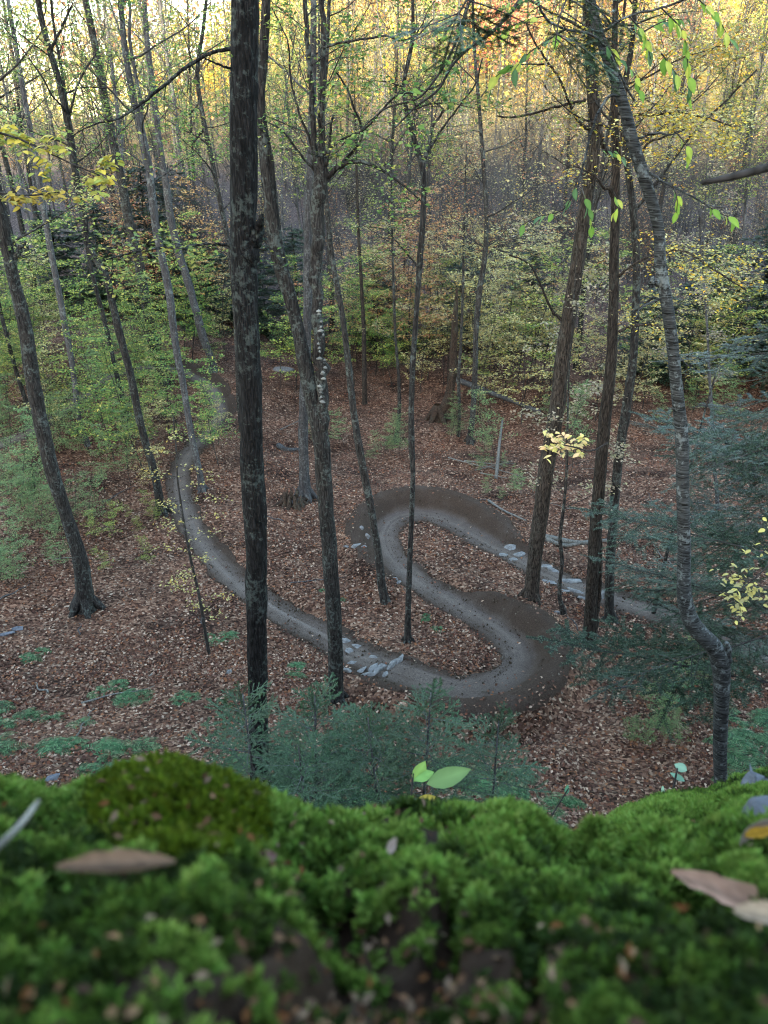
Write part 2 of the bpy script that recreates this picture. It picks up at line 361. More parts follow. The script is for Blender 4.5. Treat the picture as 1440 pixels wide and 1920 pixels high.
def trail_at(x, y):
    """signed distance, tread half width, banks and trail height at the nearest point of the line (chunked)"""
    x = np.ravel(x); y = np.ravel(y); idx = np.zeros(len(x), int); dist = np.full(len(x), 99.)
    box = (x > Cxy[:, 0].min() - 4) & (x < Cxy[:, 0].max() + 4) & (y > Cxy[:, 1].min() - 4) & (y < Cxy[:, 1].max() + 4)
    W = np.where(box)[0]
    for s in range(0, len(W), 4000):
        wv = W[s:s + 4000]
        d2 = (x[wv, None] - Cxy[None, :, 0])**2 + (y[wv, None] - Cxy[None, :, 1])**2
        k = d2.argmin(1); idx[wv] = k; dist[wv] = np.sqrt(d2[np.arange(len(wv)), k])
    v = np.stack([x - Cxy[idx, 0], y - Cxy[idx, 1]], 1); side = np.sign((v * Nl[idx]).sum(1)); side[side == 0] = 1
    return idx, dist, side
def H(x, y, with_sink=False):
    sh = np.shape(x); x = np.ravel(np.asarray(x, float)); y = np.ravel(np.asarray(y, float))
    z0 = H0(x, y); i, d, s = trail_at(x, y)
    near = d < 3.6
    b = np.where(s > 0, Cl[i], Cr[i]); wd = Cw[i]
    zt = Cz[i] + bank_profile(d, wd, b)
    bl = 1 - sstep(wd + .35 + 1.0 * np.clip(b * 3, 0, 1), wd + 1.2 + 1.5 * np.clip(b * 3, 0, 1), d)
    z = np.where(near, z0 * (1 - bl) + zt * bl, z0)
    if with_sink:
        edge = wd + .06 + np.clip((b - .06) * 2.6, 0, 1) * .68
        z = z - .09 * (1 - sstep(edge - .25, edge - .02, d)) * near
    return z.reshape(sh)

fine_x = np.arange(-20, 20.01, .22); mid_x = np.arange(20.8, 60, 1.2); far_x = np.arange(66, 640, 13)
gx = np.concatenate([-far_x[::-1], -mid_x[::-1], fine_x, mid_x, far_x])
gy = np.concatenate([np.arange(-600, -20, 16), np.arange(-20, 0, 1.2), np.arange(0, 6, .3), np.arange(6, 46, .2), np.arange(46, 80, 1.0), np.arange(80, 240, 5), np.arange(240, 1100, 18)])
GX, GY = np.meshgrid(gx, gy)
GZ = H(GX, GY, True)
nx = len(gx); ny = len(gy)
ii = (np.arange(ny - 1)[:, None] * nx + np.arange(nx - 1)[None]).ravel()
mb = MB(); mb.add(np.stack([GX, GY, GZ], -1), np.stack([ii, ii + 1, ii + nx + 1, ii + nx], 1))
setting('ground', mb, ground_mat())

# the dirt trail as a ribbon over the graded ground
na = len(Cxy); cross = np.linspace(-1, 1, 37)
bank_w = lambda b: np.clip((b - .06) * 2.6, 0, 1)
ed_l = Cw + .14 + bank_w(Cl) * .78; ed_r = Cw + .14 + bank_w(Cr) * .78
ed_l = ed_l + .30 * fbm(np.arange(na) * .13, np.zeros(na), 5); ed_r = ed_r + .30 * fbm(np.arange(na) * .13, np.ones(na) * 7, 5)
S = np.where(cross[None] > 0, cross[None] * ed_l[:, None], cross[None] * ed_r[:, None])
X = Cxy[:, None, 0] + S * Nl[:, None, 0]; Y = Cxy[:, None, 1] + S * Nl[:, None, 1]
bb = np.where(S > 0, Cl[:, None], Cr[:, None])
Z = H(X, Y) + .012 - .10 * sstep(.93, 1.0, np.abs(cross))[None] + .03 * fbm(X * 3, Y * 3, 4)
along = np.arange(na)[:, None] * .12
rut = fbm(along * .25 + 0 * S, S * 9, 3)
Z = Z + .02 * rut * (np.abs(S) < Cw[:, None] * 1.1)
pk = np.clip(1.1 - np.abs(S) / (Cw[:, None] * 1.15), 0, 1)**.7 * (.75 + .5 * rut) * .95
pk = np.clip(pk, 0, 1)
colr = np.stack([pk, bb, 0 * pk], -1)
mb = MB(); q = (np.arange(na - 1)[:, None] * 37 + np.arange(36)[None]).ravel()
mb.add(np.stack([X, Y, Z], -1), np.stack([q, q + 1, q + 38, q + 37], 1), None, colr.reshape(-1, 3))
setting('dirt_trail', mb, dirt_mat())

def on_ground(px, py):
    p = ground_hit(px, py, 140); p[2] = float(H(p[0], p[1])); return p

# ------------------------------------------------------------------ leaf litter (uncountable)
def litter():
    n = 420000; g = np.random.RandomState(11)
    y = 4.5 + g.rand(n)**1.25 * 50; x = (g.rand(n) * 2 - 1) * (0.60 * y + 2.5)
    keep = g.rand(n) < np.clip((17 / np.hypot(y, 11))**1.6, 0, 1)
    x, y = x[keep], y[keep]
    i, d, s = trail_at(x, y); b = np.where(s > 0, Cl[i], Cr[i])
    bw = np.clip((b - .06) * 2.6, 0, 1); edge = Cw[i] + .0 + bw * .32
    pr = np.clip((d - edge) / (.3 + 1.1 * bw), 0, 1)**1.3; pr = np.maximum(pr, .022)
    pr = pr * np.clip(1.0 + 2.2 * fbm(x * .5, y * .5, 3), .25, 1)
    keep = g.rand(len(x)) < pr; x, y = x[keep], y[keep]
    z = H(x, y) + .012 + .03 * g.rand(len(x))
    cols = [(.085, .042, .027), (.12, .068, .046), (.17, .105, .075), (.06, .030, .022), (.20, .13, .09), (.11, .045, .027), (.30, .215, .155), (.035, .019, .014), (.13, .066, .042), (.16, .072, .036), (.05, .025, .018), (.09, .05, .036)]
    cols = [(a * 1.0, b * .96, c * .92) for a, b, c in cols]; mb = MB(); sz = .062 + .0011 * y
    leaves(mb, np.stack([x, y, z], 1), sz, cols, g, flat=.62, wide=.34, fold=.16)
    o = setting('fallen_leaves', mb, M_litter, 'stuff', False)
    print('litter', len(x))
litter()

def crumbs():
    g = np.random.RandomState(12); n = 16000; k = g.randint(0, na, n); s_ = g.rand(n) * 2 - 1; s_ = np.sign(s_) * np.abs(s_)**.55
    e_ = np.where(s_ > 0, ed_l[k], ed_r[k]) * 1.12; x = Cxy[k, 0] + Nl[k, 0] * s_ * e_ + .05 * g.normal(size=n); y = Cxy[k, 1] + Nl[k, 1] * s_ * e_ + .05 * g.normal(size=n); z = H(x, y) + .012
    r_ = (.012 + .030 * g.rand(n)**3)[:, None]; o_ = rand_unit(n * 4, g).reshape(n, 4, 3) * .35 + np.array([[1, 0, -.4], [-.5, .87, -.4], [-.5, -.87, -.4], [0, 0, 1.0]])[None]
    v = np.stack([x, y, z], 1)[:, None] + o_ * r_[:, None]; i = np.arange(n) * 4
    mb = MB(); c = np.array([(.03, .02, .014), (.06, .045, .034), (.02, .013, .009), (.10, .08, .066)])[g.choice(4, n, p=[.4, .3, .25, .05])]
    mb.add(v.reshape(-1, 3), None, np.concatenate([np.stack([i, i + 1, i + 3], 1), np.stack([i + 1, i + 2, i + 3], 1), np.stack([i + 2, i, i + 3], 1)]), np.repeat(c, 4, 0)); setting('soil_crumbs', mb, M_litter, 'stuff', False)
crumbs()
# ------------------------------------------------------------------ mossy rock in front
crest = np.array([(-560, 1500, .34), (-260, 1470, .36), (-120, 1478, .36), (0, 1478, .37), (40, 1488, .37), (90, 1506, .38), (135, 1503, .36), (187, 1467, .345), (253, 1437, .335), (317, 1428, .335), (377, 1443, .34), (430, 1464, .35), (480, 1490, .37), (523, 1513, .41), (580, 1537, .47), (630, 1541, .52),
                  (680, 1537, .56), (727, 1523, .58), (780, 1515, .58), (863, 1522, .58), (897, 1532, .57), (960, 1528, .56), (1000, 1553, .56), (1037, 1580, .60), (1070, 1582, .72), (1093, 1573, .82), (1120, 1562, .88), (1173, 1523, .93), (1237, 1498, .97), (1327, 1487, .98), (1377, 1463, 1.0), (1440, 1447, 1.0), (1560, 1430, 1.0), (1720, 1420, 1.0), (1980, 1440, .9)])
def rock_surface(U, Vn):
    """U photo column, Vn 0 at the crest .. 1 at the foot of the frame .. 1.25 below it"""
    yc = np.interp(U, crest[:, 0], crest[:, 1] + 0); dc = np.interp(U, crest[:, 0], crest[:, 2])
    py = yc + (1920 - yc) * Vn
    db = .150 + .00002 * (U - 720)
    inv = 1 / dc + (1 / db - 1 / dc) * Vn**1.05
    D = 1 / np.maximum(inv, .2)
    cx = (U - 720) / FPX; cy = -(py - 960) / FPX
    d = np.stack([cx, cp + cy * sp, -sp + cy * cp], -1)
    return d * D[..., None]
nu, nv = 236, 120
uu = np.linspace(-560, 1980, nu); vv = np.concatenate([np.linspace(0, 1.0, 96), np.linspace(1.02, 1.6, 24)])
UU, VV = np.meshgrid(uu, vv)
PS = rock_surface(UU, np.minimum(VV, 1.3))
# lumps along the surface normal, none right at the crest line
nrm = np.array([0, .55, .83]); lump = fbm(PS[..., 0] * 16 + 3, PS[..., 1] * 22, 4) * .022 + fbm(PS[..., 0] * 5, PS[..., 1] * 7 + 2, 2) * .03
bare = fbm(PS[..., 0] * 11 + 9, PS[..., 1] * 15 + 4, 3)
HOLLOWS = [[(110, 1592), (330, 1628), (480, 1645), (560, 1685), (640, 1705)], [(760, 1600), (860, 1640), (900, 1680), (1000, 1692), (1060, 1662)], [(1050, 1592), (1130, 1622), (1180, 1642)], [(1270, 1705), (1360, 1760), (1470, 1790)],
           [(880, 1690), (820, 1780), (700, 1800), (600, 1812), (520, 1850)], [(1010, 1750), (985, 1830), (1000, 1900)], [(95, 1680), (60, 1780), (190, 1890), (330, 1910)], [(330, 1905), (460, 1860), (540, 1920)], [(1120, 1880), (1250, 1900)], [(700, 1905), (830, 1880), (900, 1930)]]
PYg = np.interp(UU, crest[:, 0], crest[:, 1]) + (1920 - np.interp(UU, crest[:, 0], crest[:, 1])) * VV
hol = np.zeros(UU.shape)
for pl in HOLLOWS:
    for (ax, ay), (bx, by) in zip(pl, pl[1:]):
        t_ = np.clip(((UU - ax) * (bx - ax) + (PYg - ay) * (by - ay)) / ((bx - ax)**2 + (by - ay)**2), 0, 1); dd_ = np.hypot(UU - ax - t_ * (bx - ax), (PYg - ay - t_ * (by - ay)) * 1.3)
        wd_ = 34 + 30 * fbm(UU * .012 + 4, PYg * .012, 2); hol = np.maximum(hol, 1 - sstep(wd_ * .35, wd_ * 1.25, dd_))
bare = bare + .42 * hol - .05
lump = lump - .012 * sstep(.05, .25, bare) - .010 * hol
# cushions: every grid point knows its nearest cushion centre
_gc = np.random.RandomState(15)
_flat = PS.reshape(-1, 3); _ar = np.linalg.norm(np.cross(np.gradient(PS, axis=0), np.gradient(PS, axis=1)), axis=-1).ravel() * (np.linalg.norm(_flat, axis=1) + .05)**-1.0
cush_c = _flat[_gc.choice(len(_flat), 1700, replace=False, p=_ar / _ar.sum())] + _gc.normal(size=(1700, 3)) * .002
cell = np.zeros(len(_flat), int); _d1 = np.zeros(len(_flat)); _d2 = np.zeros(len(_flat))
for _s in range(0, len(_flat), 2000):
    dd_ = ((_flat[_s:_s + 2000, None] - cush_c[None])**2).sum(-1); two = np.argpartition(dd_, 1, axis=1)[:, :2]; v2 = np.take_along_axis(dd_, two, 1); o_ = v2.argsort(1)
    two = np.take_along_axis(two, o_, 1); v2 = np.sqrt(np.take_along_axis(v2, o_, 1)); cell[_s:_s + 2000] = two[:, 0]; _d1[_s:_s + 2000] = v2[:, 0]; _d2[_s:_s + 2000] = v2[:, 1]
cell = cell.reshape(UU.shape); dome = ((_d2 - _d1) / (_d2 + _d1 + 1e-6)).reshape(UU.shape); dome = np.sqrt(np.clip(dome / .65, 0, 1)); wide_ = (_d1 + _d2).reshape(UU.shape) * .5
cell_up = _gc.rand(1700)
mound = np.exp(-((UU - 330) / 190.0)**2 - (VV / .42)**2)          # the smooth velvety mound at the left
lump = lump + (1 - sstep(.0, .16, bare)) * (dome - .45) * np.clip(wide_, .003, .014) * (1.0 + .9 * cell_up[cell]) * (1 - .8 * mound)
PS = PS + nrm * (lump * sstep(0, .22, VV) * np.clip(np.linalg.norm(PS, axis=-1) / .3, .45, 1.3))[..., None]
rock_top = PS.copy()
mb = MB()
back = PS[0].copy(); rings = []
for k, (dy, dz) in enumerate([(.008, -.022), (.02, -.065), (.04, -.16), (.06, -.4), (.06, -1.2), (.03, -4.5)]):
    rings.append(back + np.array([0, dy, dz]))
front = PS[-1]; fr = []
for dy, dz in [(-.05, -.01), (-.2, .0), (-.6, -.05), (-1.5, -.6)]:
    fr.append(front * np.array([1 + .3 * abs(dy), 1, 1]) + np.array([0, dy, dz]))
full = np.concatenate([np.array(rings[::-1]), PS, np.array(fr)])
ends = [[], []]
for dx, dz in [(.03, -.02), (.08, -.08), (.16, -.25), (.24, -.7), (.30, -4.5)]:
    for sd, kk in ((-1, 0), (1, -1)): ends[sd > 0].append(full[:, kk] + np.array([sd * dx, 0, dz]) + .015 * np.stack([fbm(np.arange(len(full)) * .2 + dz * 9, np.full(len(full), sd * 3. + dx * 20), 3)] * 3, 1))
full = np.concatenate([np.stack(ends[0][::-1], 1), full, np.stack(ends[1], 1)], 1)
nr, nw_ = full.shape[:2]; q = (np.arange(nr - 1)[:, None] * nw_ + np.arange(nw_ - 1)[None]).ravel()
mb.add(full, np.stack([q, q + nw_, q + nw_ + 1, q + 1], 1))
rock_o = single('mossy_rock', mb, M_peat, 'dark rock ledge covered in soft bright green moss at the viewer\'s feet', 'rock')

# moss shoots: one prototype per kind, set thick over the rock (uncountable)
def moss_proto(k, g, nb, h, cols, spread=.5):
    mb = MB()
    a = g.rand(nb) * 2 * math.pi; el = np.abs(g.normal(size=nb)) * spread
    base = np.stack([np.cos(a) * .15, np.sin(a) * .15, g.rand(nb) * .5], 1) * h * (g.rand(nb, 1))
    D = np.stack([np.cos(a) * np.sin(.3 + el), np.sin(a) * np.sin(.3 + el), np.cos(.3 + el)], 1)
    L = h * (.55 + .5 * g.rand(nb))[:, None]; Sd = np.cross(D, rand_unit(nb, g)); Sd /= np.linalg.norm(Sd, axis=1)[:, None]
    p0 = base; p1 = base + D * L * .5 + Sd * L * .13; p2 = base + D * L * .5 - Sd * L * .13; p3 = base + D * L + np.array([0, 0, -.12 * h])
    v = np.stack([p0, p1, p3, p2], 1).reshape(-1, 3); i = np.arange(nb) * 4
    c = np.array(cols)[g.randint(len(cols), size=nb)]
    cc = np.repeat(c, 4, 0)
    mb.add(v, np.stack([i, i + 1, i + 2, i + 3], 1), None, cc)
    o = bpy.data.objects.new('moss_shoot', mb.mesh('moss_shoot', M_moss)); return o
def scatter_gn(name, pts, rot, scl, idx, protos, kind='stuff'):
    me = bpy.data.meshes.new(name); me.vertices.add(len(pts)); me.vertices.foreach_set('co', np.asarray(pts, np.float32).ravel())
    a = me.attributes.new('rot', 'FLOAT_VECTOR', 'POINT'); a.data.foreach_set('vector', np.asarray(rot, np.float32).ravel())
    a = me.attributes.new('scl', 'FLOAT', 'POINT'); a.data.foreach_set('value', np.asarray(scl, np.float32))
    a = me.attributes.new('idx', 'INT', 'POINT'); a.data.foreach_set('value', np.asarray(idx, np.int32))
    o = bpy.data.objects.new(name, me); COL.objects.link(o); o['kind'] = kind
    ng = bpy.data.node_groups.new(name, 'GeometryNodeTree')
    ng.interface.new_socket('Geometry', in_out='INPUT', socket_type='NodeSocketGeometry'); ng.interface.new_socket('Geometry', in_out='OUTPUT', socket_type='NodeSocketGeometry')
    gi = ng.nodes.new('NodeGroupInput'); go = ng.nodes.new('NodeGroupOutput'); jn = ng.nodes.new('GeometryNodeJoinGeometry'); L = ng.links.new
    def attr(nm, ty):
        x = ng.nodes.new('GeometryNodeInputNamedAttribute'); x.data_type = ty; x.inputs[0].default_value = nm; return x
    ra, sa, ia = attr('rot', 'FLOAT_VECTOR'), attr('scl', 'FLOAT'), attr('idx', 'INT')
    e2r = ng.nodes.new('FunctionNodeEulerToRotation'); L(ra.outputs[0], e2r.inputs[0])
    for k, p in enumerate(protos):
        oi = ng.nodes.new('GeometryNodeObjectInfo'); oi.inputs[0].default_value = p
        cmp = ng.nodes.new('FunctionNodeCompare'); cmp.data_type = 'INT'; cmp.operation = 'EQUAL'; cmp.inputs[3].default_value = k
        L(ia.outputs[0], cmp.inputs[2])
        ip = ng.nodes.new('GeometryNodeInstanceOnPoints'); L(gi.outputs[0], ip.inputs['Points']); L(cmp.outputs[0], ip.inputs['Selection'])
        L(oi.outputs['Geometry'], ip.inputs['Instance']); L(e2r.outputs[0], ip.inputs['Rotation']); L(sa.outputs[0], ip.inputs['Scale'])
        L(ip.outputs[0], jn.inputs[0])
    L(jn.outputs[0], go.inputs[0])
    md = o.modifiers.new('scatter', 'NODES'); md.node_group = ng
    return o
def moss():
    g = np.random.RandomState(5)
    # area weighted points on the rock grid
    A = np.linalg.norm(np.cross(rock_top[1:, :-1] - rock_top[:-1, :-1], rock_top[:-1, 1:] - rock_top[:-1, :-1]), axis=-1)
    rowm = (vv[:-1] < 1.25)[:, None] * np.ones((1, nu - 1))
    A = A * rowm; pr = (A / A.sum()).ravel()
    n = 122000; k = g.choice(len(pr), n, p=pr); r_ = k // (nu - 1); c_ = k % (nu - 1)
    a = g.rand(n, 1); b = g.rand(n, 1)
    P = rock_top[r_, c_] * (1 - a) * (1 - b) + rock_top[r_ + 1, c_] * a * (1 - b) + rock_top[r_, c_ + 1] * (1 - a) * b + rock_top[r_ + 1, c_ + 1] * a * b
    bz = bare[r_, c_]; ce = cell[r_, c_]; dm = dome[r_, c_]; md = mound[r_, c_]
    pk = (1 - sstep(-.02, .14, bz + .35 * (cell_up[ce] - .5)) * .97 * (1 - md)) * (.12 + .88 * sstep(.15, .5, dm + md))
    keep = g.rand(n) < pk
    P = P[keep]; ce = ce[keep]; md = md[keep]; n = len(P); dist = np.linalg.norm(P, axis=1)
    tone = fbm(P[:, 0] * 6 + 31, P[:, 1] * 8, 3)
    off = (P - cush_c[ce]); off = off / (np.linalg.norm(off, axis=1)[:, None] + .002)
    scl = (.0030 + .0018 * g.rand(n)) * np.clip(dist / .24, .8, 2.0) * (1 - .15 * md)
    rot = np.stack([-.45 - .55 * off[:, 1] * (1 - md) + .25 * g.normal(size=n), .55 * off[:, 0] * (1 - md) + .25 * g.normal(size=n), g.rand(n) * 6.28], 1)
    kind = (cell_up[ce] * 37.7) % 1.0 * .7 + tone * 1.0 + .15
    idx = np.clip((kind * 4.2 + g.normal(size=n) * .25).astype(int), 0, 3); idx[md > .45] = 4
    protos = [moss_proto(0, g, 24, 1.0, [(.007, .013, .003), (.011, .020, .004), (.016, .027, .005)]), moss_proto(1, g, 26, 1.1, [(.011, .020, .003), (.017, .031, .005), (.024, .040, .006)]),
              moss_proto(2, g, 28, 1.2, [(.029, .053, .007), (.043, .076, .010), (.058, .095, .014)]), moss_proto(3, g, 28, 1.3, [(.072, .122, .018), (.105, .165, .026), (.14, .20, .04)]),
              moss_proto(4, g, 22, 1.2, [(.050, .070, .004), (.075, .098, .006), (.032, .048, .003)], .2)]
    scatter_gn('moss', P, rot, scl, idx, protos)
    print('moss shoots', n)
moss()

# ------------------------------------------------------------------ branch and tree makers
UP = np.array([0, 0, 1.0])
def limb(g, p0, d, L, n=6, wander=.18, trop=.08):
    P = [np.array(p0, float)]; d = np.array(d, float); d /= np.linalg.norm(d)
    for i in range(n):
        d = d + g.normal(size=3) * wander + UP * trop; d /= np.linalg.norm(d); P.append(P[-1] + d * L / n)
    return np.array(P)
def twigs_on(mb, g, P, r0, ntw, Lt, lp, nl, start=.25, k=3, trop=.03, spread=.15):
    nl = nl * 4.6
    """twigs along a limb path; leaf centres are appended to lp"""
    n = len(P)
    for j in range(ntw):
        t = start + (1 - start) * g.rand(); f = t * (n - 1); i = min(int(f), n - 2); p = P[i] + (P[i + 1] - P[i]) * (f - i)
        ax = P[i + 1] - P[i]; ax /= np.linalg.norm(ax)
        sd = np.cross(ax, rand_unit(1, g)[0]); sd /= np.linalg.norm(sd) + 1e-9; sd[2] *= .55
        d = ax * .55 + sd; L = Lt * (.5 + .8 * g.rand())
        Q = limb(g, p, d, L, 4, .2, trop)
        tube(mb, Q, np.linspace(r0 * .35, r0 * .1, 5), k, cap=False)
        if nl:
            m = max(1, int(nl * (.4 + 1.2 * g.rand()))); u = .25 + .8 * g.rand(m); f2 = np.clip(u, 0, 1) * 4; i2 = np.minimum(f2.astype(int), 3)
            lp.append(Q[i2] + (Q[i2 + 1] - Q[i2]) * (f2 - i2)[:, None] + g.normal(size=(m, 3)) * np.array([spread, spread, spread * .5]))
GREEN = [(.07, .14, .03), (.09, .17, .04), (.12, .20, .045), (.06, .11, .04), (.16, .21, .05)]
TEAL = [(.09, .15, .055), (.12, .18, .065), (.15, .20, .08), (.07, .11, .05), (.20, .23, .09)]
YGREEN = [(.18, .22, .05), (.24, .26, .06), (.12, .18, .045), (.34, .31, .07), (.09, .13, .04)]
YELLOW = [(.36, .29, .10), (.30, .26, .11), (.42, .36, .17), (.26, .24, .11), (.36, .25, .08), (.22, .22, .10)]
GOLD = [(.44, .28, .03), (.50, .34, .05), (.38, .23, .03), (.48, .22, .03), (.34, .27, .05)]
ORANGE = [(.36, .18, .07), (.32, .16, .07), (.38, .22, .09), (.26, .12, .06), (.36, .26, .13)]
BUFF = [(.28, .22, .15), (.34, .28, .19), (.22, .16, .11), (.28, .25, .13), (.20, .18, .10)]

def make_tree(name, label, cat, g, h, r0, cs, nl, ll, tw, lv, cols, lsize, bark, lean=.05, group=None, up=.6, sides=7, mul=1):
    """forest tree standing at the origin: > trunk (with its limbs), crown"""
    t = thing(name, label, cat, (0, 0, 0), 0, group); tm = MB(); lm = MB(); lp = []
    P = limb(g, (0, 0, -.3), UP + np.r_[g.normal(size=2) * lean, 0], h, 14, .035, .03)
    rad = r0 * (1 - .82 * np.linspace(0, 1, 15)**.9); rad[0] *= 1.5
    tube(tm, P, rad, sides, rough=.12, rng=g)
    for j in range(nl):
        t_ = cs + (1 - cs) * (j + g.rand()) / nl; f = t_ * 14; i = min(int(f), 13); p = P[i] + (P[i + 1] - P[i]) * (f - i)
        a = j * 2.4 + g.rand(); L = ll * (1.15 - .75 * (t_ - cs) / (1 - cs)) * (.6 + .7 * g.rand())
        Q = limb(g, p, (math.cos(a), math.sin(a), up * (.6 + .8 * g.rand())), L, 6, .13, .07)
        rr = min(rad[i] * .5, .012 + L * .011)
        tube(tm, Q, np.linspace(rr, rr * .2, 7), 4, cap=False)
        twigs_on(tm, g, Q, rr, tw, L * .4, lp, lv)
    if lp:
        leaves(lm, np.concatenate(lp), lsize, cols, g, .55)
    part('trunk', tm, bark, t); 
    if lp: part('crown', lm, M_leaf, t, False)
    return t

def make_sapling(name, label, g, h, cols, lsize, nlay=9, reach=1.7, dens=26, group=None, stem=.03, bark=None, tilt=.08):
    """understory beech or maple: a thin stem with level sprays of leaves: > stem, foliage"""
    t = thing(name, label, 'sapling', (0, 0, 0), 0, group); tm = MB(); lm = MB(); lp = []
    P = limb(g, (0, 0, -.2), UP + np.r_[g.normal(size=2) * tilt, 0], h, 10, .05, .03)
    tube(tm, P, np.linspace(stem, stem * .2, 11), 5)
    for j in range(nlay):
        t_ = .22 + .76 * (j + g.rand()) / nlay; f = t_ * 10; i = min(int(f), 9); p = P[i] + (P[i + 1] - P[i]) * (f - i)
        for s in range(2 + (g.rand() < .5)):
            a = g.rand() * 6.28; L = reach * (1.1 - .6 * t_) * (.55 + .7 * g.rand())
            Q = limb(g, p, (math.cos(a), math.sin(a), .28), L, 5, .12, -.02)
            tube(tm, Q, np.linspace(stem * .34, stem * .08, 6), 3, cap=False)
            m = int(dens * L * (.6 + .8 * g.rand())); u = g.rand(m)**.7 * 4.999; i2 = u.astype(int)
            c = Q[i2] + (Q[i2 + 1] - Q[i2]) * (u - i2)[:, None]
            ax = Q[-1] - Q[0]; sd = np.cross(ax, UP); sd /= np.linalg.norm(sd)
            wv = (.10 + .22 * np.sin(np.pi * np.clip(u / 5, .05, 1))) * L
            lp.append(c + sd * ((g.rand(m) * 2 - 1) * wv)[:, None] + g.normal(size=(m, 3)) * np.array([.03, .03, .035]))
    leaves(lm, np.concatenate(lp), lsize, cols, g, .72, droop=.15, wide=.27)
    part('stem', tm, bark or M_twig, t); part('foliage', lm, M_leaf, t, False)
    return t

# --- conifer boughs: a flat spray of needles
HEM = [(.009, .019, .009), (.016, .030, .015), (.025, .042, .023), (.008, .016, .008), (.050, .072, .044)]
FIR = [(.009, .022, .009), (.018, .040, .016), (.031, .060, .026), (.062, .102, .050)]
def bough(g, L, needle, nw, step, wid, cols, droop=.05, twr=.010, sub=True):
    """a bough along +X: twig tubes and single needles; returns (twig MB, needle MB)"""
    tm = MB(); nm = MB(); axes = []
    P = limb(g, (0, 0, 0), (1, 0, .12), L, 8, .06, -droop); tube(tm, P, np.linspace(twr, twr * .25, 9), 4, cap=False); axes.append((P, .35))
    ns = int(L / .055 * (1 if sub else .6))
    for j in range(ns):
        t_ = .12 + .86 * j / ns; f = t_ * 8; i = min(int(f), 7); p = P[i] + (P[i + 1] - P[i]) * (f - i)
        s = 1 if j % 2 else -1; ax = P[i + 1] - P[i]; ax /= np.linalg.norm(ax)
        d = ax * .75 + np.array([0, s * 1.0, 0]) + g.normal(size=3) * .12; LL = wid * (math.sin(math.pi * min(1, .18 + t_ * .85))**.8) * (.6 + .6 * g.rand())
        if LL < .03: continue
        Q = limb(g, p, d, LL, 4, .09, -droop); tube(tm, Q, np.linspace(twr * .35, twr * .12, 5), 3, cap=False); axes.append((Q, .0))
        if LL > .22:
            for m in range(int(LL / .07)):
                u = .2 + .75 * g.rand(); f2 = u * 4; i2 = min(int(f2), 3); p2 = Q[i2] + (Q[i2 + 1] - Q[i2]) * (f2 - i2); a2 = Q[i2 + 1] - Q[i2]; a2 /= np.linalg.norm(a2)
                d2 = a2 * .8 + np.cross(a2, UP) * (1 if m % 2 else -1) + g.normal(size=3) * .1
                Q2 = limb(g, p2, d2, LL * .35 * (.6 + .6 * g.rand()), 3, .08, -droop); axes.append((Q2, .0))
    for Q, st in axes:
        n = len(Q) - 1; LL = np.linalg.norm(np.diff(Q, axis=0), axis=1).sum(); m = max(2, int(LL / step))
        u = (st + (1 - st) * (np.arange(m) + g.rand(m) * .5) / m).clip(0, .999) * n; i = u.astype(int); p = Q[i] + (Q[i + 1] - Q[i]) * (u - i)[:, None]
        ax = Q[i + 1] - Q[i]; ax /= np.linalg.norm(ax, axis=1)[:, None]
        for s in (1, -1):
            sd = np.cross(ax, UP) * s; sd /= np.linalg.norm(sd, axis=1)[:, None] + 1e-9
            d = sd + ax * (.45 + .25 * g.rand(m, 1)) + UP * (.22 * g.normal(size=(m, 1)) + .1); d /= np.linalg.norm(d, axis=1)[:, None]
            l = needle * (.65 + .6 * g.rand(m, 1)); wv = np.cross(d, UP); wv /= np.linalg.norm(wv, axis=1)[:, None] + 1e-9
            v = np.stack([p - wv * nw * .4, p + wv * nw * .4, p + d * l * .6 + wv * nw * .5, p + d * l, p + d * l * .6 - wv * nw * .5], 1)
            k = np.arange(m) * 5
            c = np.repeat(np.asarray(cols)[g.randint(len(cols), size=m)] * (.75 + .5 * g.rand(m, 1)), 5, 0)
            nm.add(v.reshape(-1, 3), np.stack([k, k + 1, k + 2, k + 4], 1), np.stack([k + 4, k + 2, k + 3], 1), c)
    return tm, nm

# ------------------------------------------------------------------ hero trees read off the photograph
def px_path(L, Y, dY=0.0):
    """pixel trace with widths -> points on the tree's own upright plane (leaning by dY per metre of rise) and radii"""
    P = []; Rr = []
    z0 = None
    for a in L:
        p = at_y(a[0], a[1], Y)
        if z0 is None: z0 = p[2]
        if dY: p = at_y(a[0], a[1], Y + dY * (p[2] - z0))
        dep = p[1] * cp - p[2] * sp
        P.append(p); Rr.append(a[2] * .5 * dep / FPX)
    return np.array(P), np.array(Rr)
def resample(P, r, n):
    d = np.r_[0, np.cumsum(np.linalg.norm(np.diff(P, axis=0), axis=1))]; return smooth_path(P, n), np.maximum(np.interp(np.linspace(0, d[-1], n), d, r), .003)

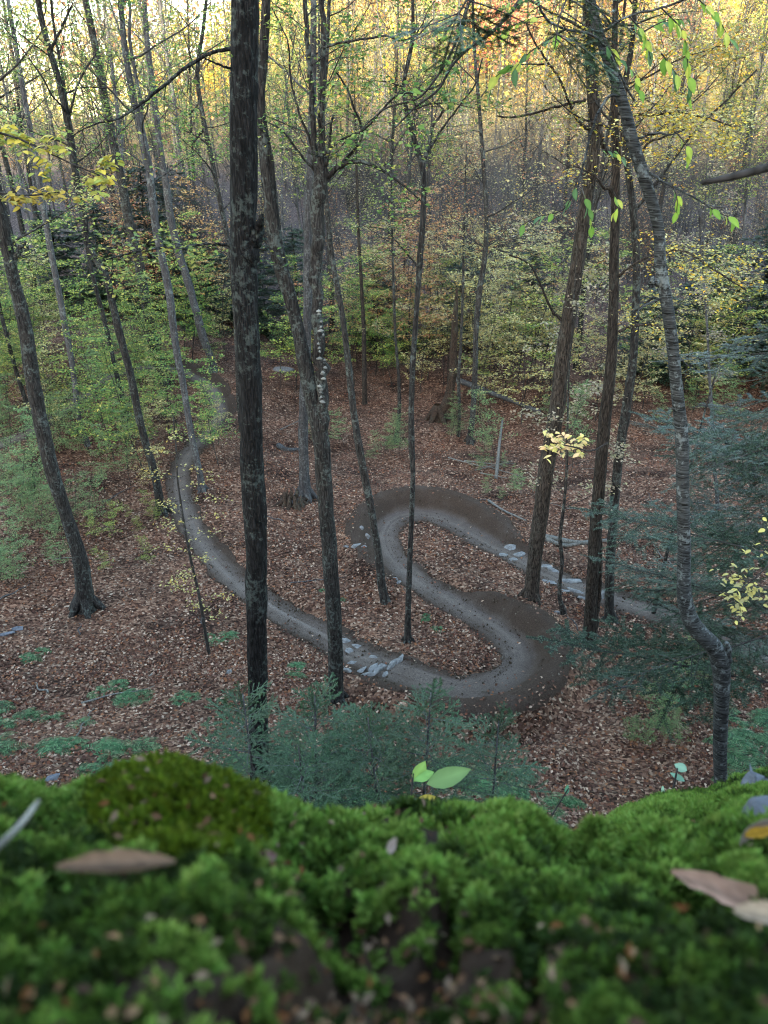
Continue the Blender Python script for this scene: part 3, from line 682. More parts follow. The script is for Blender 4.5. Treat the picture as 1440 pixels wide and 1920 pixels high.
def rugged(mb, P, r, k, g, amt):
    """a trunk whose skin is furrowed lengthwise and swells at knots"""
    n = len(P) * 3; P, r = resample(P, r, n)
    T = np.gradient(P, axis=0); T /= np.linalg.norm(T, axis=1)[:, None]; U = np.cross(T, np.array([0., 1, 0])); U /= np.linalg.norm(U, axis=1)[:, None] + 1e-9; V = np.cross(T, U)
    a = np.arange(k) * 2 * math.pi / k; z = np.arange(n) / 3.0; o = g.rand() * 50
    A, Z_ = np.meshgrid(np.arange(k), z); W = np.minimum(A, k - A)
    h_ = fbm(W * .55 + o, Z_ * .9 + o, 3) * 1.2 + fbm(np.cos(a)[None] * 1.2 + o + 0 * Z_, np.sin(a)[None] * 1.2 + Z_ * .5, 2) * .8
    rr = r[:, None] * (1 + amt * h_ * 1.3)
    ring = P[:, None] + rr[..., None] * (np.cos(a)[None, :, None] * U[:, None] + np.sin(a)[None, :, None] * V[:, None])
    i = np.arange(n - 1)[:, None] * k; j = np.arange(k)[None]; j2 = (j + 1) % k
    mb.add(ring.reshape(-1, 3), np.stack([i + j, i + j2, i + k + j2, i + k + j], -1).reshape(-1, 4))
class Hero:
    def __init__(s, name, label, base_px, trace, bark, cat='tree', seed=0, sides=16, group=None, flare=1.35, Y=None, dY=0, extend=5.0, n=40):
        s.g = np.random.RandomState(seed + 100)
        b = on_ground(*base_px) if Y is None else None
        s.Y = b[1] if Y is None else Y; s.bark = bark; s.dY = dY
        P, r = px_path(trace, s.Y, dY)
        gz = float(H(P[0][0], P[0][1])) - .25
        if P[0][2] > gz: P = np.concatenate([[[P[0][0] + (P[0][0] - P[1][0]) * .1, P[0][1], gz]], P]); r = np.r_[r[0] * flare, r]
        s.base = np.array([P[0][0], P[0][1], float(H(P[0][0], P[0][1]))])
        if extend:
            d = P[-1] - P[-2]; d /= np.linalg.norm(d); d = d * .6 + UP * .4
            P = np.concatenate([P, [P[-1] + d * extend * .5, P[-1] + d * extend]]); r = np.r_[r, r[-1] * .75, r[-1] * .35]
        s.P, s.r = resample(P, r, n)
        s.t = thing(name, label, cat, tuple(s.base), 0, group)
        s.tm = MB(); rugged(s.tm, s.P, s.r, max(14, int(sides * 1.7)), s.g, .10 if bark is not M_bark_birch else .035)
        if flare > 1.2:                                   # root flare
            for k in range(5):
                a = k * 1.257 + s.g.rand() * .6; rr = s.r[0]
                q = np.array([s.base + UP * rr * 1.6, s.base + np.array([math.cos(a), math.sin(a), .45]) * rr * .9, s.base + np.array([math.cos(a) * 1.45, math.sin(a) * 1.45, -.35]) * rr])
                tube(s.tm, smooth_path(q, 6), np.linspace(rr * .5, rr * .2, 6), 6)
        s.bm = MB(); s.lm = MB(); s.lp = []
    def branch(s, L, ntw=0, Lt=.6, nl=0, dpth=0.0, own=True, trop=.0, k=6):
        """a limb traced in pixels; dpth: how far its tip stands in front (+) of the trunk plane"""
        n = len(L); P = []; Rr = []
        for i, a in enumerate(L):
            p = at_y(a[0], a[1], s.Y - dpth * i / max(1, n - 1)); P.append(p); Rr.append(a[2] * .5 * (p[1] * cp - p[2] * sp) / FPX)
        P, r = resample(np.array(P), np.array(Rr), max(6, 4 * n)); P = P + s.g.normal(size=P.shape) * r[:, None] * .25
        m = MB() if own else s.bm
        tube(m, P, r, k)
        if ntw: twigs_on(m, s.g, P, max(r.mean(), .006), ntw, Lt, s.lp, nl, .1, 3, trop)
        if own: part('branch', m, s.bark, s.t)
        return P
    def auto(s, z0, z1, nb, L, tw, nl, up=.5, spread=.12):
        """limbs the crown needs between two heights (fractions of the path)"""
        for j in range(nb):
            t_ = z0 + (z1 - z0) * (j + s.g.rand()) / nb; i = int(t_ * (len(s.P) - 1)); a = j * 2.4 + s.g.rand()
            ll = L * (.5 + .8 * s.g.rand()); rr = min(s.r[i] * .4, .008 + ll * .008)
            Q = limb(s.g, s.P[i], (math.cos(a), math.sin(a), up * (.3 + s.g.rand())), ll, 7, .13, .05)
            tube(s.bm, Q, np.linspace(rr, rr * .2, 8), 4, cap=False)
            twigs_on(s.bm, s.g, Q, rr, tw, ll * .4, s.lp, nl, spread=spread)
    def done(s, cols=None, lsize=.07, flat=.6):
        part('trunk', s.tm, s.bark, s.t)
        if s.bm.n: part('twigs', s.bm, M_twig if s.bark is not M_bark_grey else s.bark, s.t)
        if s.lp and cols is not None:
            leaves(s.lm, np.concatenate(s.lp), lsize, cols, s.g, flat); part('foliage', s.lm, M_leaf, s.t, False)
        return s.t

HEROES = []
# big dark trunk left of the middle
t1 = Hero('dark_tree', 'thick dark trunk with black furrowed bark and a broken stub, standing before the fir saplings', (488, 1500),
          [(488, 1492, 36.8), (486, 1400, 35.0), (483, 1300, 35.9), (481, 1150, 37.7), (480, 1000, 40.5), (472, 850, 42.3), (468, 700, 45.1), (461, 580, 46.0), (456, 470, 47.8), (457, 380, 50.6), (457, 200, 51.5), (459, 0, 51.5), (460, -120, 49.7)], M_bark_dark, seed=1, sides=22, Y=8.2, n=60)
t1.branch([(462, 480, 44), (474, 455, 34), (484, 432, 20), (490, 412, 11), (491, 403, 6)], 0, dpth=.15)
t1.branch([(440, 90, 9), (412, 93, 6), (382, 106, 6), (350, 124, 6.5), (318, 152, 6), (283, 180, 5.5), (250, 205, 4.6), (222, 222, 3.8), (186, 231, 3), (160, 240, 2.2), (125, 262, 1.6)], 16, .55, 3, dpth=.5)
t1.branch([(436, 462, 7), (400, 458, 4.5), (340, 462, 4.5), (290, 466, 4), (250, 474, 3.2), (215, 482, 2.6), (190, 490, 1.8)], 14, .5, 6, dpth=.3)
t1.branch([(440, 130, 5), (418, 124, 4), (390, 112, 3), (378, 104, 2)], 0, dpth=.2)
t1.auto(.80, .99, 12, 1.8, 6, 3)
t1.done(YGREEN, .055)

# twin stemmed tree with shelf fungi
t2 = Hero('forked_tree', 'twin stemmed grey tree forking just above the trail, one stem lined with white shelf fungi', (630, 1300),
          [(631, 1308, 27), (630, 1260, 28), (626, 1160, 28), (620, 1060, 28), (612, 960, 29), (606, 880, 31), (601, 820, 30), (590, 770, 28), (571, 680, 26), (550, 580, 23), (536, 530, 25), (520, 480, 27), (510, 400, 26), (500, 300, 26), (488, 200, 18), (494, 100, 18), (499, 0, 18), (503, -80, 17)], M_bark_mid, seed=2, sides=18, n=60)
br = t2.branch([(607, 830, 22), (603, 770, 25), (600, 700, 24), (595, 590, 20), (594, 480, 23), (596, 400, 27), (598, 335, 30), (600, 280, 15), (604, 233, 12), (606, 130, 11), (604, 0, 10), (602, -90, 9)], dpth=-.05, k=14)
t2.branch([(597, 335, 20), (590, 280, 11), (586, 200, 10), (578, 100, 9), (572, 0, 8), (566, -90, 7)], 6, .8, 3, dpth=.2)
t2.branch([(594, 330, 9), (582, 265, 5), (560, 210, 4), (544, 140, 4), (540, 80, 3), (510, 15, 2.5)], 10, .6, 4, dpth=.2)
t2.branch([(613, 335, 12), (630, 316, 10), (650, 306, 8), (673, 302, 7), (700, 312, 5.5), (730, 328, 5), (763, 353, 4), (790, 377, 2.6)], 12, .7, 6, dpth=.6)
t2.branch([(610, 320, 8), (617, 280, 6), (621, 235, 5), (624, 215, 4)], 4, .6, 3, dpth=.2)
t2.branch([(640, 308, 5), (660, 286, 5), (676, 265, 4), (677, 235, 5), (665, 205, 4), (650, 165, 4), (628, 132, 3)], 10, .6, 5, dpth=.7)
t2.branch([(590, 320, 6), (560, 285, 4), (530, 245, 4), (500, 228, 2.5)], 8, .6, 5, dpth=.3)
t2.branch([(606, 290, 6), (640, 262, 4), (680, 245, 3.5), (715, 208, 4), (745, 178, 4), (790, 175, 4)], 10, .6, 4, dpth=.8)
t2.branch([(604, 90, 5), (640, 80, 4), (690, 72, 4), (730, 68, 3.5), (752, 76, 3.5), (790, 60, 3), (812, 35, 2.5)], 8, .6, 3, dpth=.5)
t2.branch([(545, 545, 5), (530, 500, 3.5), (505, 465, 3), (480, 470, 2)], 3, .5, 3, dpth=.3)
t2.auto(.72, .98, 12, 2.2, 6, 5)
# shelf fungi, one bracket each
gf = np.random.RandomState(4)
for k in range(20):
    yy = 568 + 190 * ((k + gf.rand()) / 20)**.85; xx = np.interp(yy, [560, 620, 680, 760], [602, 606, 611, 608]) - gf.rand() * 11
    c = at_y(xx, yy, t2.Y - .2 - .05 * gf.rand()); w_ = .02 + .034 * gf.rand()**1.5
    a = np.linspace(-math.pi, 0, 9); rim = np.stack([np.cos(a) * w_ * (.8 + .4 * gf.rand(9)), np.sin(a) * w_ * .8, gf.normal() * .25 * np.cos(a) * w_ - .008 * gf.rand(9)], 1)
    v = np.concatenate([[c + [0, .03, .015]], c + rim, c + rim * .93 + [0, 0, -.016], [c + [0, .03, -.03]]])
    tt = [[0, i, i + 1] for i in range(1, 9)] + [[19, i + 1, i] for i in range(10, 18)]; qq = [[i, i + 9, i + 10, i + 1] for i in range(1, 9)]
    m = MB(); m.add(v, qq, tt, np.array([.13, .125, .11]) * (.6 + .7 * gf.rand())); part('shelf_fungus', m, M_litter, t2.t)
t2.done(GREEN + YGREEN, .075)

t4 = Hero('leaning_tree', 'slim mossy tree leaning left, its foot beside the straight of the dirt trail', (727, 1133),
          [(726, 1136, 21), (718, 1110, 16), (711, 1050, 14), (702, 990, 13), (697, 960, 13), (681, 880, 15), (664, 780, 13), (653, 680, 12.5), (640, 580, 10), (622, 480, 10), (614, 400, 9.5), (608, 330, 9), (604, 230, 8), (612, 120, 7)], M_bark_mid, seed=4, sides=14, n=44, flare=1.18)
t4.auto(.62, .98, 12, 2.2, 7, 7); t4.done(GREEN, .085)
t5 = Hero('slender_tree', 'slender straight tree on the leaf covered ground inside the trail bend', (765, 1213),
          [(764, 1218, 15), (765, 1160, 11), (768, 1060, 10), (772, 960, 9.5), (774, 880, 9), (772, 840, 12), (771, 780, 10), (774, 680, 11), (781, 580, 9), (788, 480, 12), (793, 400, 10), (793, 320, 11), (781, 275, 9), (763, 210, 8), (757, 150, 8), (772, 90, 7), (774, 0, 6), (775, -80, 5)], M_bark_mid, seed=5, sides=12, n=54)
t5.branch([(793, 312, 8), (803, 270, 6), (812, 235, 5), (830, 206, 4), (815, 190, 3)], 8, .7, 4, dpth=.2)
t5.branch([(795, 300, 5), (830, 240, 4), (868, 190, 3), (890, 160, 3), (905, 110, 3)], 8, .7, 4, dpth=.3)
t5.branch([(760, 175, 4), (800, 168, 3.5), (826, 158, 3), (850, 110, 3), (872, 40, 3), (880, 0, 2.4)], 8, .7, 4, dpth=.3)
t5.branch([(783, 500, 4), (750, 460, 3), (720, 430, 2.4), (690, 425, 2)], 6, .6, 8, dpth=.3)
t5.auto(.62, .98, 16, 1.7, 7, 5); t5.done(YGREEN + GREEN, .075)
t6 = Hero('ridged_tree', 'stout ridged brown trunk leaning right, standing between the upper berm and the stone slabs', (990, 1140),
          [(990, 1146, 36), (996, 1110, 28), (1002, 1055, 26), (1013, 965, 28), (1024, 880, 28), (1042, 780, 29), (1054, 680, 28), (1069, 580, 26), (1085, 480, 25), (1098, 385, 23), (1113, 290, 22), (1115, 235, 24), (1109, 150, 20), (1103, 60, 18), (1100, -60, 16)], M_bark_ridged, seed=6, sides=20, n=56)
t6.branch([(1053, 600, 6), (1040, 588, 5), (1022, 555, 4.5), (1008, 520, 4), (995, 498, 3.5), (975, 485, 3), (955, 478, 2.4)], 8, .9, 5, dpth=.3)
t6.branch([(1102, 240, 8), (1085, 228, 6), (1072, 205, 5), (1050, 150, 4.5), (1022, 110, 4), (995, 65, 3.4), (985, 40, 2.4)], 10, .9, 4, dpth=.4)
t6.branch([(1098, 188, 6), (1060, 196, 5), (1025, 205, 4), (990, 215, 4), (960, 220, 3.6), (930, 218, 2.6)], 10, .8, 5, dpth=.8)
t6.branch([(1120, 240, 12), (1133, 275, 10), (1140, 285, 8)], 0)
t6.auto(.66, .98, 14, 2.6, 8, 8); t6.done(YELLOW + YGREEN, .085)
t7 = Hero('dark_straight_tree', 'dark straight trunk split at its foot, rising from behind the reaching hemlock bough', (1103, 1212),
          [(1102, 1214, 23), (1107, 1160, 23), (1112, 1060, 21), (1117, 990, 23), (1126, 880, 22), (1135, 780, 22), (1146, 680, 19), (1150, 580, 18), (1152, 480, 18), (1154, 380, 17), (1154, 280, 14), (1152, 200, 13), (1152, 90, 11), (1156, -40, 10)], M_bark_ridged, seed=7, sides=18, n=54)
t7.branch([(1116, 1200, 9), (1120, 1150, 9), (1124, 1100, 8), (1128, 1050, 6), (1127, 1010, 4)], 0, dpth=-.1)
t7.branch([(1160, 622, 7), (1180, 613, 5), (1205, 609, 4.5), (1225, 608, 4), (1242, 618, 2.4)], 5, .5, 8, dpth=.3)
t7.branch([(1152, 370, 10), (1142, 355, 8), (1132, 352, 6), (1120, 335, 4), (1092, 318, 3), (1065, 308, 2)], 8, .6, 6, dpth=.4)
t7.branch([(1146, 350, 8), (1160, 300, 6), (1165, 250, 5), (1172, 200, 5), (1176, 150, 4)], 6, .6, 6, dpth=.3)
t7.branch([(1158, 212, 6), (1190, 215, 5), (1230, 216, 4), (1268, 211, 4), (1290, 215, 3.5), (1330, 222, 3), (1370, 236, 2.2)], 26, .8, 16, dpth=.7)
t7.branch([(1160, 290, 5), (1192, 300, 5), (1215, 268, 5), (1240, 258, 4), (1284, 243, 3)], 10, .7, 10, dpth=.7)
t7.branch([(1158, 520, 6), (1180, 500, 5), (1220, 480, 4), (1280, 470, 4), (1330, 500, 3.4), (1400, 545, 2.4)], 20, .8, 14, dpth=1.2)
t7.auto(.60, .96, 16, 1.8, 8, 10); t7.done(GOLD + YELLOW, .06)
t8 = Hero('grey_tree', 'grey straight tree standing just behind the dark straight trunk', (1142, 1165),
          [(1142, 1168, 18), (1144, 1060, 17), (1151, 960, 16), (1158, 880, 17), (1172, 780, 17), (1186, 680, 15), (1192, 580, 14), (1193, 480, 14), (1185, 380, 13), (1172, 260, 12), (1172, 160, 11), (1184, 90, 10), (1190, 20, 9), (1194, -60, 8)], M_bark_mid, seed=8, sides=14, n=50)
t8.branch([(1185, 620, 5), (1200, 580, 5), (1220, 562, 4), (1238, 558, 3)], 4, .6, 8)
t8.branch([(1186, 400, 7), (1240, 330, 6), (1300, 250, 5), (1360, 190, 4), (1420, 130, 3)], 12, 1.0, 5, dpth=.5)
t8.auto(.60, .98, 14, 2.4, 8, 9); t8.done(GOLD + YELLOW, .075)
# the near birch with the crook
t9 = Hero('birch_tree', 'near birch with silvery banded bark and a crooked elbow low on its trunk', (1350, 1478),
          [(1349, 1486, 22.5), (1350, 1400, 25.2), (1352, 1330, 26.1), (1353, 1280, 29.7), (1351, 1244, 34.2), (1340, 1215, 32.4), (1316, 1190, 30.6), (1296, 1164, 29.7), (1285, 1130, 27.0), (1282, 1080, 24.3), (1283, 1020, 23.4), (1281, 960, 22.5), (1280, 900, 23.4), (1277, 800, 23.4), (1270, 740, 22.5), (1262, 660, 21.6), (1252, 580, 22.5), (1238, 490, 20.7), (1236, 440, 19.8), (1225, 390, 19.8), (1207, 330, 22.5), (1187, 270, 22.5), (1170, 200, 20.7), (1150, 140, 18.9), (1130, 85, 18.0), (1112, 20, 17.1), (1098, -50, 16.2)], M_bark_birch, seed=9, sides=22, Y=7.6, extend=3.5, n=80)
t9.branch([(1356, 1260, 16), (1364, 1235, 14), (1366, 1212, 10), (1362, 1205, 6)], 0, dpth=.08)
t9.branch([(1240, 535, 16), (1228, 528, 11), (1221, 530, 8), (1224, 520, 5)], 0, dpth=.1)
t9.branch([(1240, 560, 5), (1215, 570, 4), (1200, 580, 3), (1190, 600, 2)], 2, .4, 3, dpth=.3)
t9.branch([(1170, 180, 6), (1143, 180, 5), (1120, 215, 4.5), (1105, 260, 4.5), (1094, 310, 4.2), (1085, 345, 3.6), (1080, 380, 2.6)], 7, .35, 0, dpth=.6)
t9.branch([(1188, 262, 5), (1230, 250, 4.5), (1262, 252, 3), (1284, 243, 2)], 3, .4, 0, dpth=.4)
t9.branch([(1210, 320, 5), (1250, 345, 4), (1290, 365, 3.5), (1330, 385, 3), (1360, 390, 2)], 6, .4, 0, dpth=.5)
t9.branch([(1128, 60, 5), (1180, 30, 4), (1240, 15, 4), (1300, -10, 4)], 3, .5, 0, dpth=.5)
t9.branch([(1190, 190, 4), (1110, 62, 0.1)][:1] + [(1110, 65, 4.5), (1060, 55, 4), (1020, 30, 4.5), (1004, -10, 4)], 4, .5, 0, dpth=.6)
# its own large green leaves, each placed along a hanging twig
gl = np.random.RandomState(21)
lmb = MB(); tmb = MB()
GB = [(.10, .16, .025), (.14, .20, .03), (.07, .12, .025), (.20, .23, .035), (.045, .08, .03), (.26, .25, .045)]
def spray(pxs, Y, n, L=.105):
    tmb = MB()
    P = np.array([at_y(a, b, Y) for a, b in pxs]); P = smooth_path(P, 12); tube(tmb, P, np.linspace(.006, .002, 12), 4); part('twig', tmb, M_twig, t9.t)
    for j in range(n):
        f = (.1 + .9 * (j + gl.rand()) / n) * 10.99; i = int(f); p = P[i] + (P[i + 1] - P[i]) * (f - i); ax = P[i + 1] - P[i]; ax /= np.linalg.norm(ax)
        s = np.cross(ax, UP) * (1 if j % 2 else -1) + gl.normal(size=3) * .25
        big_leaf(lmb, p, ax * .8 + s * .8 + np.array([0, -.1, -.45]), UP * .8 + gl.normal(size=3) * .45 + np.array([0, -.3, 0]), L * (.7 + .6 * gl.rand()), GB[gl.randint(len(GB))])
for pxs, n in [([(1085, 330), (1060, 390), (1000, 410), (975, 425)], 9), ([(1090, 350), (1105, 400), (1110, 430)], 7), ([(1120, 280), (1150, 285), (1170, 300)], 5), ([(1240, 15), (1280, 60), (1290, 120), (1295, 190)], 16),
               ([(1180, 30), (1210, 70), (1220, 110)], 9), ([(1300, -10), (1350, 40), (1370, 80)], 10), ([(1270, 250), (1290, 280), (1290, 310)], 5), ([(1320, 380), (1340, 395), (1375, 410)], 7), ([(1260, 345), (1270, 375), (1268, 400)], 5), ([(1060, 55), (1020, 80), (985, 105), (965, 130)], 9), ([(1020, 30), (980, 40), (940, 60)], 8),
               ([(1130, 70), (1150, 100), (1190, 140), (1200, 170)], 10), ([(1020, 120), (960, 125), (925, 150), (918, 180)], 10), ([(1150, 360), (1160, 385), (1150, 400)], 4), ([(1205, 60), (1245, 40), (1290, 35)], 9), ([(1240, 100), (1262, 130), (1275, 150)], 7)]:
    spray(pxs, 6.4 + gl.rand() * .9, n)
part('foliage', lmb, M_leaf, t9.t, True)
t9.auto(.86, .99, 6, 1.2, 4, 0)
t9.lp = []; t9.done()

# left hand trees
l1 = Hero('mossy_tree', 'mottled grey trunk leaning left beside the low ferny saplings, nearest on the left slope', (165, 1142),
          [(165, 1150, 36), (162, 1127, 32), (148, 1043, 26), (122, 960, 22), (97, 880, 27), (74, 780, 26), (57, 680, 26), (40, 580, 25), (27, 530, 22), (14, 470, 22), (3, 410, 21), (-12, 340, 20), (-40, 200, 18)], M_bark_mid, seed=11, sides=18, n=44)
l1.branch([(26, 490, 13), (36, 468, 10), (48, 452, 6)], 4, .5, 6); l1.auto(.55, .9, 10, 2.2, 7, 8); l1.done(YGREEN + YELLOW, .08)
l2 = Hero('slim_tree', 'slim speckled tree leaning left, its foot on the edge of the upper trail', (302, 960),
          [(303, 963, 21), (297, 923, 14), (283, 863, 14), (272, 827, 14), (260, 780, 14), (247, 713, 14), (230, 647, 14), (213, 580, 13), (190, 500, 12), (167, 467, 13), (157, 400, 12), (143, 333, 13), (125, 217, 14), (110, 150, 12), (90, 83, 11), (77, 33, 10), (66, -40, 9)], M_bark_mid, seed=12, sides=14, n=50)
l2.branch([(112, 150, 8), (96, 100, 6), (112, 60, 5), (135, 10, 4)], 6, 1.0, 2); l2.branch([(128, 230, 4), (150, 150, 4), (180, 100, 3)], 5, 1, 2)
l2.auto(.55, .98, 14, 2.4, 8, 5); l2.done(YGREEN + GREEN, .085)
l3 = Hero('brown_tree', 'smooth brown trunk leaning left whose foot meets the high bend of the trail', (308, 720),
          [(308, 724, 22), (305, 715, 19), (293, 663, 18), (283, 613, 17), (272, 563, 17), (262, 497, 17), (242, 417, 17), (233, 367, 16), (223, 317, 16), (208, 250, 15), (193, 167, 14), (180, 93, 13), (160, 0, 12), (150, -50, 11)], M_bark_mid, seed=13, sides=14, n=44)
l3.auto(.5, .98, 14, 3.0, 8, 5, up=.8); l3.done(GREEN + YGREEN, .1)
l4 = Hero('lichen_tree', 'slim lichen grey tree standing in front of the upper trail on the left', (381, 925),
          [(381, 928, 14), (373, 880, 11), (362, 830, 11), (350, 763, 11), (342, 713, 12), (335, 680, 13), (325, 613, 14), (317, 547, 14), (303, 480, 14), (293, 433, 14), (287, 383, 14), (280, 317, 13), (267, 250, 12), (250, 183, 12), (238, 117, 11), (230, 50, 10), (225, -40, 9)], M_bark_grey, seed=14, sides=12, n=46)
l4.branch([(268, 260, 8), (262, 180, 7), (246, 100, 6), (243, 0, 5)], 6, 1, 3); l4.auto(.5, .98, 16, 2.6, 8, 5, up=.7); l4.done(GREEN + YGREEN, .09)
l5 = Hero('thin_tree', 'thin dark tree just left of the slim speckled tree with no limb below head height', (245, 812),
          [(245, 814, 11), (238, 780, 9), (230, 747, 9), (217, 697, 8), (203, 630, 8), (190, 580, 8), (173, 513, 8), (160, 440, 8), (148, 360, 7), (130, 270, 7), (120, 160, 6), (100, 40, 5), (92, -40, 4)], M_bark_mid, seed=15, sides=10, n=40)
l5.auto(.5, .98, 14, 2.6, 7, 5, up=.8); l5.done(YGREEN, .1)
l6 = Hero('pale_tree', 'pale grey tree whose foot stands on the far side of the high trail bend', (402, 705),
          [(402, 708, 15), (398, 680, 12), (380, 630, 15), (367, 580, 15), (353, 530, 15), (337, 480, 14), (322, 420, 14), (312, 350, 13), (300, 280, 12), (290, 190, 11), (276, 80, 10), (268, -40, 8)], M_bark_grey, seed=16, sides=12, n=40)
l6.auto(.45, .98, 16, 3.0, 8, 4, up=.9); l6.done(ORANGE + YELLOW, .1)
l8 = Hero('curved_tree', 'thin sinuous tree just left of the thick dark trunk', (455, 830),
          [(455, 834, 11), (448, 740, 10), (444, 640, 10), (438, 540, 9), (430, 470, 9), (427, 450, 9), (410, 367, 9), (397, 300, 9), (380, 217, 9), (370, 133, 8), (380, 60, 7), (387, 0, 6), (392, -60, 5)], M_bark_mid, seed=18, sides=10, n=40)
l8.branch([(384, 240, 5), (360, 270, 4), (358, 330, 0.1)][:2], 5, .9, 8); l8.branch([(376, 190, 4), (350, 215, 3), (320, 190, 2.4), (305, 180, 2)], 6, .8, 5)
l8.auto(.42, .98, 18, 2.6, 8, 8, up=.5); l8.done(GREEN + YGREEN, .09)

# grey trunk behind the forked tree, with a rotten stump at its foot
c1 = Hero('weathered_tree', 'bare weathered grey trunk directly behind the forked tree, rising beside the rotten stump', (572, 935),
          [(572, 940, 26), (570, 880, 18), (568, 813, 18), (570, 750, 17), (575, 650, 17), (577, 560, 17), (577, 500, 17), (578, 430, 16), (582, 330, 15), (586, 200, 14), (588, 60, 12), (588, -40, 11)], M_bark_grey, seed=21, sides=14, n=36)
c1.auto(.6, .98, 10, 2.6, 7, 4, up=.8); c1.done(YELLOW, .1)
c4 = Hero('snag', 'broken reddish snag with a twisted foot standing among yellow saplings beyond the trail', (822, 790),
          [(820, 792, 26), (826, 776, 20), (836, 758, 16), (847, 715, 15), (851, 650, 14), (853, 600, 11), (856, 560, 7), (857, 540, 3)], M_rotten, seed=22, sides=12, extend=0, n=30)
c4.branch([(826, 775, 11), (842, 768, 9), (846, 740, 8), (850, 690, 5)], 0, dpth=.2); c4.done()
c5 = Hero('slanted_tree', 'slim grey tree slanting right behind the broken snag', (880, 830),
          [(880, 832, 13), (884, 800, 10), (890, 713, 10), (893, 613, 10), (900, 540, 11), (907, 497, 10), (912, 420, 9), (908, 330, 8), (900, 220, 7), (890, 100, 6)], M_bark_mid, seed=23, sides=10, n=36)
c5.auto(.4, .98, 16, 2.8, 8, 5, up=.8); c5.done(ORANGE + YELLOW, .1)
for k, (lab, tr, bark) in enumerate([
    ('thin upright tree left of the broken snag, forked low', [(742, 832, 10), (748, 780, 8), (748, 720, 6), (742, 640, 5), (738, 540, 5), (735, 430, 4)], M_bark_mid),
    ('thin brown tree right beside the leaning mossy tree', [(684, 757, 10), (683, 690, 9), (682, 620, 8), (678, 540, 7), (672, 430, 6), (668, 300, 5)], M_bark_ridged),
    ('thin dark tree right beside the broken snag', [(860, 818, 7), (861, 760, 6), (860, 713, 6), (864, 640, 5), (868, 540, 5), (870, 420, 4)], M_bark_mid),
    ('crooked thin sapling trunk between the ridged trunk and the dark straight trunk', [(1057, 1152, 12), (1050, 1125, 8), (1050, 1090, 7), (1054, 1055, 7), (1050, 1010, 7), (1056, 960, 6), (1062, 890, 5), (1064, 800, 4), (1066, 720, 3)], M_bark_mid),
    ('thin pole tree before the hemlocks on the far right', [(1345, 955, 7), (1340, 880, 6), (1336, 800, 6), (1330, 700, 5), (1325, 600, 4), (1318, 480, 3)], M_bark_grey),
    ('thin tree at the left edge above the lower saplings', [(76, 825, 9), (56, 770, 8), (36, 715, 8), (18, 650, 7), (0, 580, 7), (-20, 480, 6)], M_bark_mid),
    ('slim pale tree at the foot of the far left slope, before the dark hemlocks', [(165, 835, 11), (150, 790, 10), (138, 700, 10), (122, 610, 11), (110, 547, 11), (97, 480, 11), (80, 380, 11), (62, 270, 10), (40, 150, 9), (20, 30, 8)], M_bark_grey)]):
    h_ = Hero('thin_tree', lab, tr[0][:2], tr, bark, seed=40 + k, sides=8, n=26, flare=1.15, extend=3)
    h_.auto(.35, .98, 10, 1.6, 6, 6, up=.5); h_.done([YELLOW, YGREEN, YELLOW, BUFF, BUFF, GREEN, GREEN][k], .085)

# ------------------------------------------------------------------ the yellow stripling before the upper trail
st = Hero('yellow_sapling', 'tall thin sapling with pale yellow leaves standing before the upper trail', (392, 1225),
          [(392, 1228, 7), (384, 1180, 6), (372, 1110, 5.5), (360, 1060, 5), (348, 1000, 4.5), (340, 950, 4), (333, 900, 3.6), (330, 840, 3), (325, 780, 2)], M_twig, 'sapling', seed=60, sides=6, extend=0, n=24, flare=1.1)
for t_ in np.linspace(.25, 1, 26):
    i = int(t_ * 23); a = st.g.rand() * 6.28; L_ = (.9 - .4 * abs(t_ - .75)) * (.6 + .6 * st.g.rand())
    Q = limb(st.g, st.P[i], (math.cos(a), math.sin(a) * .8, .22), L_, 5, .1, -.02); tube(st.bm, Q, np.linspace(.006, .002, 6), 3, cap=False)
    m = 26; u = st.g.rand(m)**.7 * 4.99; i2 = u.astype(int); st.lp.append(Q[i2] + (Q[i2 + 1] - Q[i2]) * (u - i2)[:, None] + st.g.normal(size=(m, 3)) * np.array([.09, .09, .03]))
st.done([(.34, .28, .09), (.40, .34, .13), (.26, .24, .09), (.36, .25, .06)], .065, .75)

# where a thing of the wood stands, told by the big trunks of the foreground
_cols = [(45, 'mossy trunk'), (218, 'speckled tree'), (462, 'thick dark trunk'), (555, 'forked tree'), (643, 'leaning tree'), (776, 'slender tree'), (1065, 'ridged trunk'), (1148, 'dark straight trunk'), (1255, 'birch')]
def px_of(p):
    dep = p[1] * cp - p[2] * sp; return 720 + FPX * p[0] / dep, 960 - FPX * (p[1] * sp + p[2] * cp) / dep
def place_of(p):
    x = px_of(p)[0]
    if x < 45: return 'left of the mossy trunk'
    for (a, n1), (b, n2) in zip(_cols, _cols[1:]):
        if x < b: return 'between the %s and %s' % (n1, n2)
    return 'right of the birch'
def relabel(o, head, grp):
    pl = place_of(o.location); o['label'] = head + ' ' + pl; o['group'] = grp + ' ' + pl
